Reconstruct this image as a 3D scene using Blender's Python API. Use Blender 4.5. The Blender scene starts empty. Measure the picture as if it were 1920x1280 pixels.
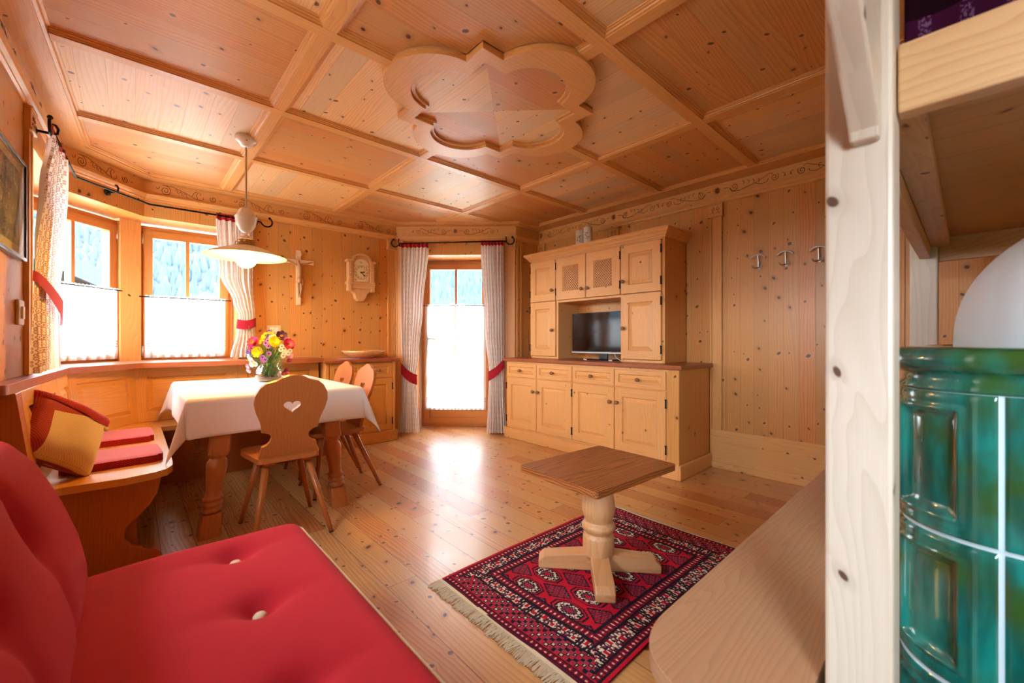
SKY, EXPO = 14.0, 1.9
import bpy, bmesh, math, random
from math import sin, cos, pi, radians, hypot, atan2, exp, sqrt, floor
from mathutils import Vector, Matrix
from mathutils.geometry import tessellate_polygon
random.seed(7)
SC = bpy.context.scene
COL = SC.collection
R_ = random.random
def rr(a, b): return a + (b - a) * random.random()

# ------------------------------------------------------------------ mesh builder
X_, Y_, Z_ = Vector((1, 0, 0)), Vector((0, 1, 0)), Vector((0, 0, 1))
AX = {'x': X_, 'y': Y_, 'z': Z_}
def vec(p): return Vector(p) if len(p) == 3 else Vector((p[0], p[1], 0))

class MB:
    """collects faces with wood-grain uv (u across, v along the grain, metres)"""
    def __init__(s): s.v = []; s.f = []; s.uv = []; s.mi = []; s.sm = []; s.col = []; s.o = (0, 0); s.T = None
    def piece(s): s.o = (floor(rr(-40, 40)) + 0.0, rr(-40, 40)); return s
    def face(s, pts, g=Z_, mi=0, sm=False, uv=None, col=None, keep=False):
        pts = [vec(p) for p in pts]
        if uv is None:
            n = Vector((0, 0, 0))
            for i in range(len(pts)):
                a, b = pts[i], pts[(i + 1) % len(pts)]
                n += a.cross(b)
            if n.length < 1e-12: return
            n.normalize()
            gg = g - n * g.dot(n)
            if gg.length < .35:
                gg = X_ if abs(n.x) < .7 else Y_
                gg = gg - n * gg.dot(n)
            gg.normalize(); h = n.cross(gg)
            if h.x + h.y + h.z < 0: h = -h
            uv = [(p.dot(h) + s.o[0], p.dot(gg) + s.o[1]) for p in pts]
        if s.T is not None: pts = [s.T @ p for p in pts]
        b = len(s.v); s.v += [tuple(p) for p in pts]
        s.f.append(tuple(range(b, b + len(pts)))); s.uv.append(uv); s.mi.append(mi); s.sm.append(sm); s.col.append(col)
    def box(s, a, b, g='z', mi=0, skip=''):
        s.piece(); g = AX[g] if isinstance(g, str) else g
        x0, x1 = sorted((a[0], b[0])); y0, y1 = sorted((a[1], b[1])); z0, z1 = sorted((a[2], b[2]))
        P = lambda i, j, k: (x1 if i else x0, y1 if j else y0, z1 if k else z0)
        F = {'-x': (P(0,0,0), P(0,0,1), P(0,1,1), P(0,1,0)), '+x': (P(1,0,0), P(1,1,0), P(1,1,1), P(1,0,1)),
             '-y': (P(0,0,0), P(1,0,0), P(1,0,1), P(0,0,1)), '+y': (P(0,1,0), P(0,1,1), P(1,1,1), P(1,1,0)),
             '-z': (P(0,0,0), P(0,1,0), P(1,1,0), P(1,0,0)), '+z': (P(0,0,1), P(1,0,1), P(1,1,1), P(0,1,1))}
        for k, q in F.items():
            if k not in skip.split(): s.face(q, g, mi)
        return s
    def obox(s, c, ex, ey, ez, g=None, mi=0):
        """oriented box: centre c, half-extent vectors"""
        s.piece(); c, ex, ey, ez = map(vec, (c, ex, ey, ez))
        if ex.cross(ey).dot(ez) < 0: ex = -ex
        g = (g or ez).normalized()
        P = lambda i, j, k: c + ex * i + ey * j + ez * k
        for q in ((P(-1,-1,-1),P(-1,-1,1),P(-1,1,1),P(-1,1,-1)), (P(1,-1,-1),P(1,1,-1),P(1,1,1),P(1,-1,1)),
                  (P(-1,-1,-1),P(1,-1,-1),P(1,-1,1),P(-1,-1,1)), (P(-1,1,-1),P(-1,1,1),P(1,1,1),P(1,1,-1)),
                  (P(-1,-1,-1),P(-1,1,-1),P(1,1,-1),P(1,-1,-1)), (P(-1,-1,1),P(1,-1,1),P(1,1,1),P(-1,1,1))):
            s.face(q, g, mi)
        return s
    def prism(s, loops, fr, a, b, g=Z_, mi=0, smooth_side=False, new=True):
        """loops: 2-D outlines (first outer, then holes); fr(u,v,w)->3-D; extruded w=a..b"""
        if new: s.piece()
        g = AX[g] if isinstance(g, str) else g
        if not isinstance(loops[0][0], (tuple, list)): loops = [loops]
        flat = [p for L in loops for p in L]
        tri = tessellate_polygon([[Vector((p[0], p[1], 0)) for p in L] for L in loops])
        e = (Vector(fr(1,0,0)) - Vector(fr(0,0,0))).cross(Vector(fr(0,1,0)) - Vector(fr(0,0,0))).dot(Vector(fr(0,0,1)) - Vector(fr(0,0,0)))
        flip = (e < 0) != (b < a)
        for t in tri:
            p = [flat[i] for i in t]
            ar = (p[1][0]-p[0][0])*(p[2][1]-p[0][1])-(p[2][0]-p[0][0])*(p[1][1]-p[0][1])
            if abs(ar) < 1e-12: continue
            if ar < 0: p = p[::-1]
            lo = [fr(q[0], q[1], a) for q in p][::-1]; hi = [fr(q[0], q[1], b) for q in p]
            if flip: lo.reverse(); hi.reverse()
            s.face(lo, g, mi); s.face(hi, g, mi)
        for k, L in enumerate(loops):
            area = sum(L[i][0]*L[(i+1)%len(L)][1]-L[(i+1)%len(L)][0]*L[i][1] for i in range(len(L)))
            if (area < 0) != (k > 0): L = L[::-1]
            for i in range(len(L)):
                p, q = L[i], L[(i+1) % len(L)]
                Q = [fr(p[0],p[1],a), fr(q[0],q[1],a), fr(q[0],q[1],b), fr(p[0],p[1],b)]
                if flip: Q.reverse()
                s.face(Q, g, mi, sm=smooth_side)
        return s
    def lathe(s, prof, c=(0,0,0), n=24, mi=0, sm=True, cap=True, a0=0, a1=2*pi, rot=None):
        """prof: (r,z) from bottom to top"""
        s.piece(); full = abs(a1 - a0 - 2*pi) < 1e-6
        M = rot or Matrix.Identity(3); c = vec(c)
        def P(r, z, k):
            a = a0 + (a1-a0)*k/n
            return c + M @ Vector((r*cos(a), r*sin(a), z))
        for (r0, z0), (r1, z1) in zip(prof, prof[1:]):
            if abs(r0-r1) + abs(z0-z1) < 1e-7: continue
            for k in range(n):
                u0, u1 = .3*k/n*max(r0,r1,.05)*8, .3*(k+1)/n*max(r0,r1,.05)*8
                q = [P(r0,z0,k), P(r0,z0,k+1), P(r1,z1,k+1), P(r1,z1,k)]
                uv = [(u0+s.o[0], z0+s.o[1]), (u1+s.o[0], z0+s.o[1]), (u1+s.o[0], z1+s.o[1]), (u0+s.o[0], z1+s.o[1])]
                if r0 < 1e-6: q = q[1:]; uv = uv[1:]
                elif r1 < 1e-6: q = q[:3]; uv = uv[:3]
                s.face(q, Z_, mi, sm, uv)
        if cap and full:
            for (r, z), up in ((prof[0], False), (prof[-1], True)):
                if r > 1e-6:
                    L = [P(r, z, k) for k in range(n)]
                    s.face(L if up else L[::-1], X_, mi)
        return s
    def tube(s, pts, r, n=8, mi=0, cap=True, rad=None):
        s.piece(); pts = [vec(p) for p in pts]; rings = []; prev = None; d = 0; ds = []
        for i, p in enumerate(pts):
            t = (pts[min(i+1, len(pts)-1)] - pts[max(i-1, 0)])
            if t.length < 1e-9: t = Z_.copy()
            t.normalize()
            if prev is None:
                a = t.cross(Z_ if abs(t.z) < .9 else X_); a.normalize()
            else:
                a = prev - t * prev.dot(t)
                if a.length < 1e-6: a = t.cross(X_)
                a.normalize()
            prev = a; b = t.cross(a); rd = rad[i] if rad else r
            rings.append([p + a*(rd*cos(2*pi*k/n)) + b*(rd*sin(2*pi*k/n)) for k in range(n)])
            if i: d += (p - pts[i-1]).length
            ds.append(d)
        for i in range(len(rings)-1):
            A, B = rings[i], rings[i+1]
            for k in range(n):
                u0, u1 = 2*pi*r*k/n, 2*pi*r*(k+1)/n
                s.face([A[k], A[(k+1)%n], B[(k+1)%n], B[k]], Z_, mi, True,
                       [(u0+s.o[0], ds[i]+s.o[1]), (u1+s.o[0], ds[i]+s.o[1]), (u1+s.o[0], ds[i+1]+s.o[1]), (u0+s.o[0], ds[i+1]+s.o[1])])
        if cap: s.face(rings[0][::-1], Z_, mi); s.face(rings[-1], Z_, mi)
        return s
    def grid(s, fn, nu, nv, mi=0, sm=True, uvfn=None, colfn=None):
        G = [[fn(i/nu, j/nv) for j in range(nv+1)] for i in range(nu+1)]
        for i in range(nu):
            for j in range(nv):
                uv = None
                if uvfn: uv = [uvfn(i/nu, j/nv), uvfn((i+1)/nu, j/nv), uvfn((i+1)/nu, (j+1)/nv), uvfn(i/nu, (j+1)/nv)]
                s.face([G[i][j], G[i+1][j], G[i+1][j+1], G[i][j+1]], Z_, mi, sm, uv, colfn(i, j) if colfn else None)
        return s
    def sweep(s, prof, path, up=Z_, g=None, closed=False, mi=0, sm=False, ends=True):
        """prof: (out, z) closed 2-D outline; path: xy points, 'out' is left of travel; mitred"""
        s.piece(); P = [Vector((p[0], p[1])) for p in path]; z0 = path[0][2] if len(path[0]) > 2 else 0
        n = len(P); sec = []
        for i in range(n):
            dirs = []
            if i > 0 or closed: dirs.append((P[i]-P[i-1]).normalized())
            if i < n-1 or closed: dirs.append((P[(i+1)%n]-P[i]).normalized())
            ns = [Vector((-d.y, d.x)) for d in dirs]
            m = ns[0] if len(ns) == 1 else (ns[0]+ns[1]) / (1 + ns[0].dot(ns[1]))
            sec.append([Vector((P[i].x+m.x*o, P[i].y+m.y*o, z0+z)) for o, z in prof])
        area = sum(prof[i][0]*prof[(i+1)%len(prof)][1]-prof[(i+1)%len(prof)][0]*prof[i][1] for i in range(len(prof)))
        for i in range(n if closed else n-1):
            A, B = sec[i], sec[(i+1)%n]; d = (P[(i+1)%n]-P[i]).normalized(); gg = Vector((d.x, d.y, 0))
            for k in range(len(prof)):
                q = [A[k], B[k], B[(k+1)%len(prof)], A[(k+1)%len(prof)]]
                if area < 0: q.reverse()
                s.face(q, gg, mi, sm)
        if ends and not closed:
            a = sec[0] if area < 0 else sec[0][::-1]; b = sec[-1][::-1] if area < 0 else sec[-1]
            s.face(a[::-1] if False else a, gg, mi); s.face(b, gg, mi)
        return s
    def build(s, name, mats, parent=None, bevel=0, loc=None, rz=0, weld=True, kind=None, label=None, seg=2, subs=0):
        me = bpy.data.meshes.new(name)
        me.from_pydata(s.v, [], s.f)
        if not isinstance(mats, (list, tuple)): mats = [mats]
        for m in mats: me.materials.append(m)
        ul = me.uv_layers.new(name='UVMap')
        flat = [c for f in s.uv for p in f for c in p]
        ul.data.foreach_set('uv', flat)
        me.polygons.foreach_set('material_index', s.mi); me.polygons.foreach_set('use_smooth', s.sm)
        if any(c is not None for c in s.col):
            ca = me.color_attributes.new('Col', 'FLOAT_COLOR', 'CORNER'); arr = []
            for f, c in zip(s.f, s.col):
                c = c or (1, 1, 1)
                arr += [c[0], c[1], c[2], 1] * len(f)
            ca.data.foreach_set('color', arr)
        if weld:
            bm = bmesh.new(); bm.from_mesh(me); bmesh.ops.remove_doubles(bm, verts=bm.verts, dist=2e-5)
            bm.to_mesh(me); bm.free()
        me.update()
        o = bpy.data.objects.new(name, me); COL.objects.link(o)
        if parent: o.parent = parent
        if loc is not None: o.location = loc
        if rz: o.rotation_euler = (0, 0, rz)
        if bevel:
            b = o.modifiers.new('bevel', 'BEVEL'); b.width = bevel; b.segments = seg; b.limit_method = 'ANGLE'; b.angle_limit = radians(40)
        if subs:
            q = o.modifiers.new('sub', 'SUBSURF'); q.levels = subs; q.render_levels = subs
        if kind: o['kind'] = kind
        if label: o['label'] = label
        return o

def thing(name, label, cat, loc=(0, 0, 0), rz=0, group=None):
    o = bpy.data.objects.new(name, None); COL.objects.link(o); o.empty_display_size = .05
    o.location = loc; o.rotation_euler = (0, 0, rz); o['label'] = label; o['category'] = cat
    if group: o['group'] = group
    return o
def tag(o, label, cat, group=None):
    o['label'] = label; o['category'] = cat
    if group: o['group'] = group
    return o
def struct(o): o['kind'] = 'structure'; return o
def children(o): return [c for c in bpy.data.objects if c.parent == o]
def dup(root, loc, rz=0, label=None, group=None):
    r = root.copy(); COL.objects.link(r); r.location = loc; r.rotation_euler = (0, 0, rz)
    if label: r['label'] = label
    if group: r['group'] = group
    for ch in children(root):
        c = ch.copy(); COL.objects.link(c); c.parent = r
        for g in children(ch):
            d = g.copy(); COL.objects.link(d); d.parent = c
    return r
def text_mesh(body, size, name, mat, parent, M, extrude=.0004):
    cu = bpy.data.curves.new(name, 'FONT'); cu.body = body; cu.size = size; cu.align_x = 'CENTER'; cu.align_y = 'CENTER'; cu.extrude = extrude; cu.resolution_u = 2
    t = bpy.data.objects.new(name, cu); COL.objects.link(t)
    me = bpy.data.meshes.new_from_object(t.evaluated_get(bpy.context.evaluated_depsgraph_get()))
    bpy.data.objects.remove(t); me.transform(M); me.materials.clear(); me.materials.append(mat)
    return me

# ------------------------------------------------------------------ materials
def lin(h):
    if isinstance(h, str):
        h = h.lstrip('#'); h = [int(h[i:i+2], 16)/255 for i in (0, 2, 4)]
        return tuple((c/12.92 if c <= .04045 else ((c+.055)/1.055)**2.4) for c in h)
    return tuple(h)
class NT:
    def __init__(s, name):
        s.m = bpy.data.materials.new(name); s.m.use_nodes = True; s.t = s.m.node_tree; s.t.nodes.clear()
        s.out = s.n('ShaderNodeOutputMaterial'); s.L = s.t.links
    def n(s, ty, **k):
        d = s.t.nodes.new(ty)
        for a, b in k.items(): setattr(d, a, b)
        return d
    def set(s, sock, v):
        if isinstance(v, bpy.types.NodeSocket): s.t.links.new(v, sock)
        elif v is not None:
            if isinstance(v, (tuple, list)) and sock.type == 'RGBA' and len(v) == 3: v = (*v, 1)
            sock.default_value = v
    def M(s, op, a, b=None, c=None, clamp=False):
        d = s.n('ShaderNodeMath', operation=op); d.use_clamp = clamp
        s.set(d.inputs[0], a)
        if b is not None: s.set(d.inputs[1], b)
        if c is not None: s.set(d.inputs[2], c)
        return d.outputs[0]
    def xyz(s, x, y, z=0.0):
        d = s.n('ShaderNodeCombineXYZ'); s.set(d.inputs[0], x); s.set(d.inputs[1], y); s.set(d.inputs[2], z); return d.outputs[0]
    def uv(s):
        u = s.n('ShaderNodeUVMap', uv_map='UVMap'); p = s.n('ShaderNodeSeparateXYZ'); s.L.new(u.outputs[0], p.inputs[0]); return p.outputs[0], p.outputs[1]
    def noise(s, v, scale=1, detail=2, rough=.5, dist=0):
        d = s.n('ShaderNodeTexNoise'); s.set(d.inputs['Vector'], v); d.inputs['Scale'].default_value = scale
        d.inputs['Detail'].default_value = detail; d.inputs['Roughness'].default_value = rough; d.inputs['Distortion'].default_value = dist
        return d.outputs['Fac'] if 'Fac' in d.outputs else d.outputs[0]
    def white(s, x):
        d = s.n('ShaderNodeTexWhiteNoise', noise_dimensions='1D'); s.set(d.inputs['W'], x); return d.outputs['Value']
    def mix(s, f, a, b, mode='MIX'):
        d = s.n('ShaderNodeMix', data_type='RGBA', blend_type=mode); s.set(d.inputs[0], f); s.set(d.inputs[6], a); s.set(d.inputs[7], b); return d.outputs[2]
    def ss(s, x, a, b):
        d = s.n('ShaderNodeMapRange', interpolation_type='SMOOTHSTEP'); s.set(d.inputs[0], x); s.set(d.inputs[1], a); s.set(d.inputs[2], b); return d.outputs[0]
    def bsdf(s, col, rough=.5, metal=0, bump=None, bstr=.2, bdist=.002, **kw):
        b = s.n('ShaderNodeBsdfPrincipled'); s.set(b.inputs['Base Color'], col); s.set(b.inputs['Roughness'], rough); s.set(b.inputs['Metallic'], metal)
        for k, v in kw.items(): s.set(b.inputs[k.replace('_', ' ')], v)
        if bump is not None:
            d = s.n('ShaderNodeBump'); d.inputs['Strength'].default_value = bstr; d.inputs['Distance'].default_value = bdist
            s.set(d.inputs['Height'], bump); s.L.new(d.outputs[0], b.inputs['Normal'])
        s.L.new(b.outputs[0], s.out.inputs[0]); return b

def wood(name, c1, c2, knot='#4a2410', pw=0, pl=0, ks=(.11, .2), kprob=.45, kr=(.006, .013), rough=.42, var=.22, grain=55, coat=0, seam=.5, contrast=.6, bump=True, aniso=0, lmix=.55):
    s = NT(name); u, v = s.uv(); c1, c2, knot = lin(c1), lin(c2), lin(knot)
    if pw:
        t = s.M('DIVIDE', u, pw); idx = s.M('FLOOR', t); fr = s.M('FRACT', t); rnd = s.white(s.M('ADD', idx, 5.91))
        v1 = s.M('ADD', v, s.M('MULTIPLY', rnd, 9.3))
        if pl:
            q = s.M('DIVIDE', v1, pl); fl = s.M('FRACT', q); i2 = s.M('FLOOR', q)
            rnd = s.white(s.M('ADD', s.M('MULTIPLY', i2, 17.31), s.M('MULTIPLY', idx, 3.7)))
        else: rnd = s.white(s.M('ADD', idx, 64.2))
    else:
        rnd = s.noise(s.xyz(s.M('MULTIPLY', u, 3.1), s.M('MULTIPLY', v, .35), 2.0), 1, 1); v1 = v
    zz = s.M('MULTIPLY', rnd, 11.0)
    # knots: round, own size, in some voronoi cells only
    vo = s.n('ShaderNodeTexVoronoi', voronoi_dimensions='2D'); vo.inputs['Scale'].default_value = 1
    sx, sy = s.M('DIVIDE', u, ks[0]), s.M('ADD', s.M('DIVIDE', v1, ks[1]), s.M('FLOOR', s.M('MULTIPLY', rnd, 37.0)))
    s.set(vo.inputs['Vector'], s.xyz(sx, sy)); vo.inputs['Randomness'].default_value = .85
    sp = s.n('ShaderNodeSeparateXYZ'); s.L.new(vo.outputs['Position'], sp.inputs[0])
    du = s.M('MULTIPLY', s.M('SUBTRACT', sx, sp.outputs[0]), ks[0]); dv = s.M('MULTIPLY', s.M('SUBTRACT', sy, sp.outputs[1]), ks[1])
    sc = s.n('ShaderNodeSeparateColor'); s.L.new(vo.outputs['Color'], sc.inputs[0])
    tl = s.M('ADD', du, s.M('MULTIPLY', dv, s.M('SUBTRACT', sc.outputs[2], .5)))
    d = s.M('SQRT', s.M('ADD', s.M('MULTIPLY', tl, tl), s.M('MULTIPLY', s.M('MULTIPLY', dv, dv), s.M('MULTIPLY_ADD', sc.outputs[1], .75, .3))))
    on = s.M('GREATER_THAN', kprob, sc.outputs[0])
    kk = s.M('MULTIPLY_ADD', s.M('POWER', sc.outputs[1], 2.0), kr[1]-kr[0], kr[0])
    kr_ = s.M('DIVIDE', d, kk)
    km = s.M('MULTIPLY', s.ss(kr_, 1.25, .7), on)
    halo = s.M('MULTIPLY', s.ss(kr_, 3.6, .8), on)
    # grain, bent round the knots
    bend = s.M('MULTIPLY', s.M('MULTIPLY', s.M('SIGN', du), halo), -.012)
    ug = s.M('ADD', u, bend)
    w1 = s.noise(s.xyz(s.M('MULTIPLY', ug, 5.0), s.M('MULTIPLY', v1, .7), zz), 1, 2)
    ph = s.M('ADD', s.M('MULTIPLY', ug, grain), s.M('MULTIPLY', w1, 9.0))
    ring = s.M('POWER', s.M('FRACT', ph), 2.2)
    fine = s.noise(s.xyz(s.M('MULTIPLY', ug, 420.0), s.M('MULTIPLY', v1, 9.0), zz), 1, 2)
    g = s.M('ADD', s.M('MULTIPLY', ring, .6*contrast), s.M('MULTIPLY', fine, .55*contrast))
    g = s.M('ADD', g, s.M('MULTIPLY', s.M('SUBTRACT', rnd, .5), var*2.2), clamp=True)
    col = s.mix(g, c1, c2)
    b = s.M('MULTIPLY_ADD', s.M('SUBTRACT', rnd, .5), var*1.1, 1.0)
    hs = s.n('ShaderNodeHueSaturation'); s.set(hs.inputs['Color'], col); s.set(hs.inputs['Value'], b); col = hs.outputs[0]
    light = s.M('GREATER_THAN', sc.outputs[2], .45)
    col = s.mix(s.M('MULTIPLY', s.M('MULTIPLY', halo, .14), light), col, tuple(min(1, x*1.12+.05) for x in c1))  # paler halo paints the sparkle of curved grain beside some knots
    col = s.mix(s.M('MULTIPLY', s.M('MULTIPLY', halo, .30), s.M('SUBTRACT', 1.0, light)), col, tuple(x*.45+y*.4 for x, y in zip(c2, knot)))
    col = s.mix(s.M('MULTIPLY', km, .92), col, knot)
    h = None
    if pw:
        e = s.M('MINIMUM', fr, s.M('SUBTRACT', 1.0, fr)); line = s.ss(e, .0006/pw, .0020/pw)
        if pl:
            e2 = s.M('MINIMUM', fl, s.M('SUBTRACT', 1.0, fl)); line = s.M('MINIMUM', line, s.ss(e2, .0008/pl, .0018/pl))
        col = s.mix(s.M('MULTIPLY_ADD', line, lmix, 1-lmix), tuple(x*seam*.62 for x in c2), col); h = line
    if bump: h = s.M('ADD', s.M('MULTIPLY', s.M('SUBTRACT', s.M('MULTIPLY', halo, .45), s.M('MULTIPLY', g, .12)), 1.0), h if h is not None else 0.0)
    kw = {}
    if aniso:
        tg = s.n('ShaderNodeTangent', direction_type='UV_MAP', uv_map='UVMap'); kw = dict(Anisotropic=aniso, Tangent=tg.outputs[0])
    if coat: kw = dict(Coat_Weight=coat, Coat_Roughness=.16)
    s.bsdf(col, rough, bump=h, bstr=.35, bdist=.0015, **kw)
    return s.m
def plain(name, c, rough=.5, metal=0, **kw):
    s = NT(name); s.bsdf(lin(c), rough, metal, **kw); return s.m
def emis(name, c, st):
    s = NT(name); e = s.n('ShaderNodeEmission'); e.inputs[0].default_value = (*lin(c), 1); e.inputs[1].default_value = st; s.L.new(e.outputs[0], s.out.inputs[0]); return s.m
def fabric(name, c, dots=None, step=.012, dr=.22, rough=.9, sheen=.3, weave=900, var=.08):
    s = NT(name); u, v = s.uv(); c = lin(c)
    nz = s.noise(s.xyz(s.M('MULTIPLY', u, 7.0), s.M('MULTIPLY', v, 7.0)), 1, 3)
    col = s.mix(nz, tuple(x*(1-var) for x in c), tuple(min(1, x*(1+var)) for x in c))
    if dots:
        a, b = s.M('DIVIDE', s.M('ADD', u, v), step), s.M('DIVIDE', s.M('SUBTRACT', u, v), step)
        fa, fb = s.M('SUBTRACT', s.M('FRACT', a), .5), s.M('SUBTRACT', s.M('FRACT', b), .5)
        d = s.M('SQRT', s.M('ADD', s.M('MULTIPLY', fa, fa), s.M('MULTIPLY', fb, fb)))
        col = s.mix(s.ss(d, dr+.06, dr-.06), col, lin(dots))
    w = s.M('ADD', s.M('SINE', s.M('MULTIPLY', u, weave*6.28)), s.M('SINE', s.M('MULTIPLY', v, weave*6.28)))
    s.bsdf(col, rough, bump=s.noise(s.xyz(s.M('MULTIPLY', u, 900.0), s.M('MULTIPLY', v, 900.0)), 1, 2), bstr=.25, bdist=.0006, Sheen_Weight=sheen, Specular_IOR_Level=.2)
    return s.m
W = {}
W['wall'] = wood('pine_wall_boards', '#d99b54', '#b37034', pw=.104, ks=(.1, .15), kprob=.7, kr=(.0045, .0145), rough=.38, var=.44, seam=1.2, contrast=.75)
W['ceil'] = wood('pine_ceiling_boards_lit', '#e6bd8c', '#c69252', pw=.112, ks=(.105, .19), kprob=.5, kr=(.004, .014), rough=.46, var=.48, seam=1.25, contrast=.7, aniso=.5)  # paler copy for lengthwise fields; the grain's sheen is put into the colour
W['ceilx'] = wood('pine_ceiling_boards_dim', '#d59b5e', '#ad6c36', pw=.112, ks=(.105, .19), kprob=.5, kr=(.004, .014), rough=.46, var=.48, seam=1.25, contrast=.7, aniso=.5)  # same wood made darker where the grain direction catches less sheen
W['beam'] = wood('pine_mouldings', '#dca35f', '#bd7c3c', ks=(.22, .6), kprob=.3, rough=.4, var=.12)
W['frame'] = wood('spruce_window_frame', '#c98848', '#a9662c', ks=(.3, 1.5), kprob=.1, rough=.35, var=.12)
W['cab'] = wood('pine_cabinet', '#e6b071', '#cb8c48', ks=(.13, .3), kprob=.3, kr=(.004, .010), rough=.38, var=.14)
W['side'] = wood('pine_cabinet_side_boards', '#dba158', '#b97636', pw=.09, ks=(.13, .3), kprob=.4, rough=.4, var=.14, seam=.8)
W['bench'] = wood('pine_corner_bench', '#dda45c', '#bd7e3a', ks=(.2, .6), kprob=.18, rough=.32, var=.14)
W['floor'] = wood('larch_floor_boards', '#dda96a', '#96592a', pw=.145, pl=1.9, ks=(.085, .14), kprob=.6, kr=(.005, .015), rough=.38, var=.55, seam=.3, coat=.16, lmix=.9, contrast=.85)
W['top'] = wood('reddish_brown_top', '#a85f38', '#7d3f22', ks=(.4, 2), kprob=.02, rough=.32, var=.1)
W['alder'] = wood('alder_chair', '#b9713a', '#8e4c20', ks=(.4, 2), kprob=.0, rough=.35, var=.1, contrast=.45)
W['larch'] = wood('brushed_larch', '#c47c42', '#672f10', ks=(.5, 3), kprob=.02, rough=.42, var=.08, grain=75, contrast=1.4)
W['ash'] = wood('pale_turned_ash', '#d2a070', '#b07a4a', ks=(.5, 3), kprob=.0, rough=.4, var=.08, grain=30, contrast=.6)
W['post'] = wood('spruce_post', '#cfc6b8', '#b3a48e', ks=(.17, .5), kprob=.42, kr=(.006, .013), rough=.4, var=.12, grain=38)
W['rail'] = wood('spruce_rail', '#d0aa7c', '#a97d50', ks=(.17, .5), kprob=.4, kr=(.006, .013), rough=.4, var=.12, grain=38)
W['obench'] = wood('pale_pine_seat', '#bf9674', '#977050', ks=(.2, .5), kprob=.3, kr=(.003, .008), rough=.3, var=.1, grain=70, coat=.2)
W['carve'] = plain('carved_groove', '#7a431d', .6)
W['knob'] = plain('turned_knob_wood', '#8a5f3c', .5)
IRON = plain('black_iron', '#15130f', .45, .6)
STEEL = plain('brushed_steel', '#c9c6c0', .3, .9)
WHITEP = plain('white_plastic', '#e6dcc8', .4)
CREAMP = plain('ivory_plastic', '#cfb68a', .4)
RED = fabric('red_sofa_cloth', '#b0222e', sheen=0, var=.05)
REDTIE = fabric('red_band_cloth', '#a31a2b', sheen=.2)
REDDOT = fabric('red_dotted_cloth', '#960f22', dots='#dca98a', step=.0125, dr=.13, sheen=0)
REDPAD = fabric('red_pad_cloth', '#b31d36', dots='#d88a90', step=.0085, dr=.12, sheen=.5)
LINEN = fabric('white_linen', '#e9e3da', var=.03)
PIPING = plain('cream_piping', '#ece4cc', .8)
BUTTON = plain('cream_button', '#cfc2a4', .7)
PORC = plain('white_porcelain', '#ece6dc', .2, Coat_Weight=.5)
ENAM = plain('white_enamel_shade', '#f3ead6', .3)
OLDBR = plain('aged_brass', '#a98a55', .35, .7)
BLACKG = plain('black_glossy_screen', '#030304', .08)
BLACKP = plain('black_plastic', '#111114', .4)
SILVER = plain('silver_plastic', '#b9bcc0', .3, .6)
def mk_glass(gl=1.0):
    s = NT('window_glass'); t = s.n('ShaderNodeBsdfTransparent'); t.inputs[0].default_value = (.97, .985, .98, 1)
    g = s.n('ShaderNodeBsdfGlossy'); g.inputs['Roughness'].default_value = .02; lw_ = s.n('ShaderNodeLayerWeight'); lw_.inputs[0].default_value = .5; f = s.M('MULTIPLY_ADD', s.M('POWER', lw_.outputs['Facing'], 5.0), gl*.7, gl*.035)
    m = s.n('ShaderNodeMixShader'); s.L.new(f, m.inputs[0]); s.L.new(t.outputs[0], m.inputs[1]); s.L.new(g.outputs[0], m.inputs[2]); s.L.new(m.outputs[0], s.out.inputs[0]); return s.m
GLASS = mk_glass(); PGLASS = mk_glass(.45)
def mk_sheer():
    s = NT('sheer_white_voile'); u, v = s.uv()
    a = s.n('ShaderNodeBsdfDiffuse'); a.inputs[0].default_value = (.85, .88, .92, 1); b = s.n('ShaderNodeBsdfTranslucent'); b.inputs[0].default_value = (.9, .93, .97, 1)
    t = s.n('ShaderNodeBsdfTransparent'); m1 = s.n('ShaderNodeMixShader'); m1.inputs[0].default_value = .68
    s.L.new(a.outputs[0], m1.inputs[1]); s.L.new(b.outputs[0], m1.inputs[2])
    # lace band of little squares a little above the hem (v counted up from the hem, metres)
    cu, cv = s.M('FRACT', s.M('DIVIDE', u, .05)), s.M('FRACT', s.M('DIVIDE', v, .022))
    hole = s.M('MULTIPLY', s.M('GREATER_THAN', cu, .35), s.M('GREATER_THAN', cv, .45))
    band = s.M('MULTIPLY', s.M('GREATER_THAN', v, .10), s.M('LESS_THAN', v, .165))
    f = s.M('ADD', .10, s.M('MULTIPLY', s.M('MULTIPLY', hole, band), .5))
    m = s.n('ShaderNodeMixShader'); s.L.new(f, m.inputs[0]); s.L.new(m1.outputs[0], m.inputs[1]); s.L.new(t.outputs[0], m.inputs[2]); s.L.new(m.outputs[0], s.out.inputs[0]); return s.m
SHEER = mk_sheer()
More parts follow.
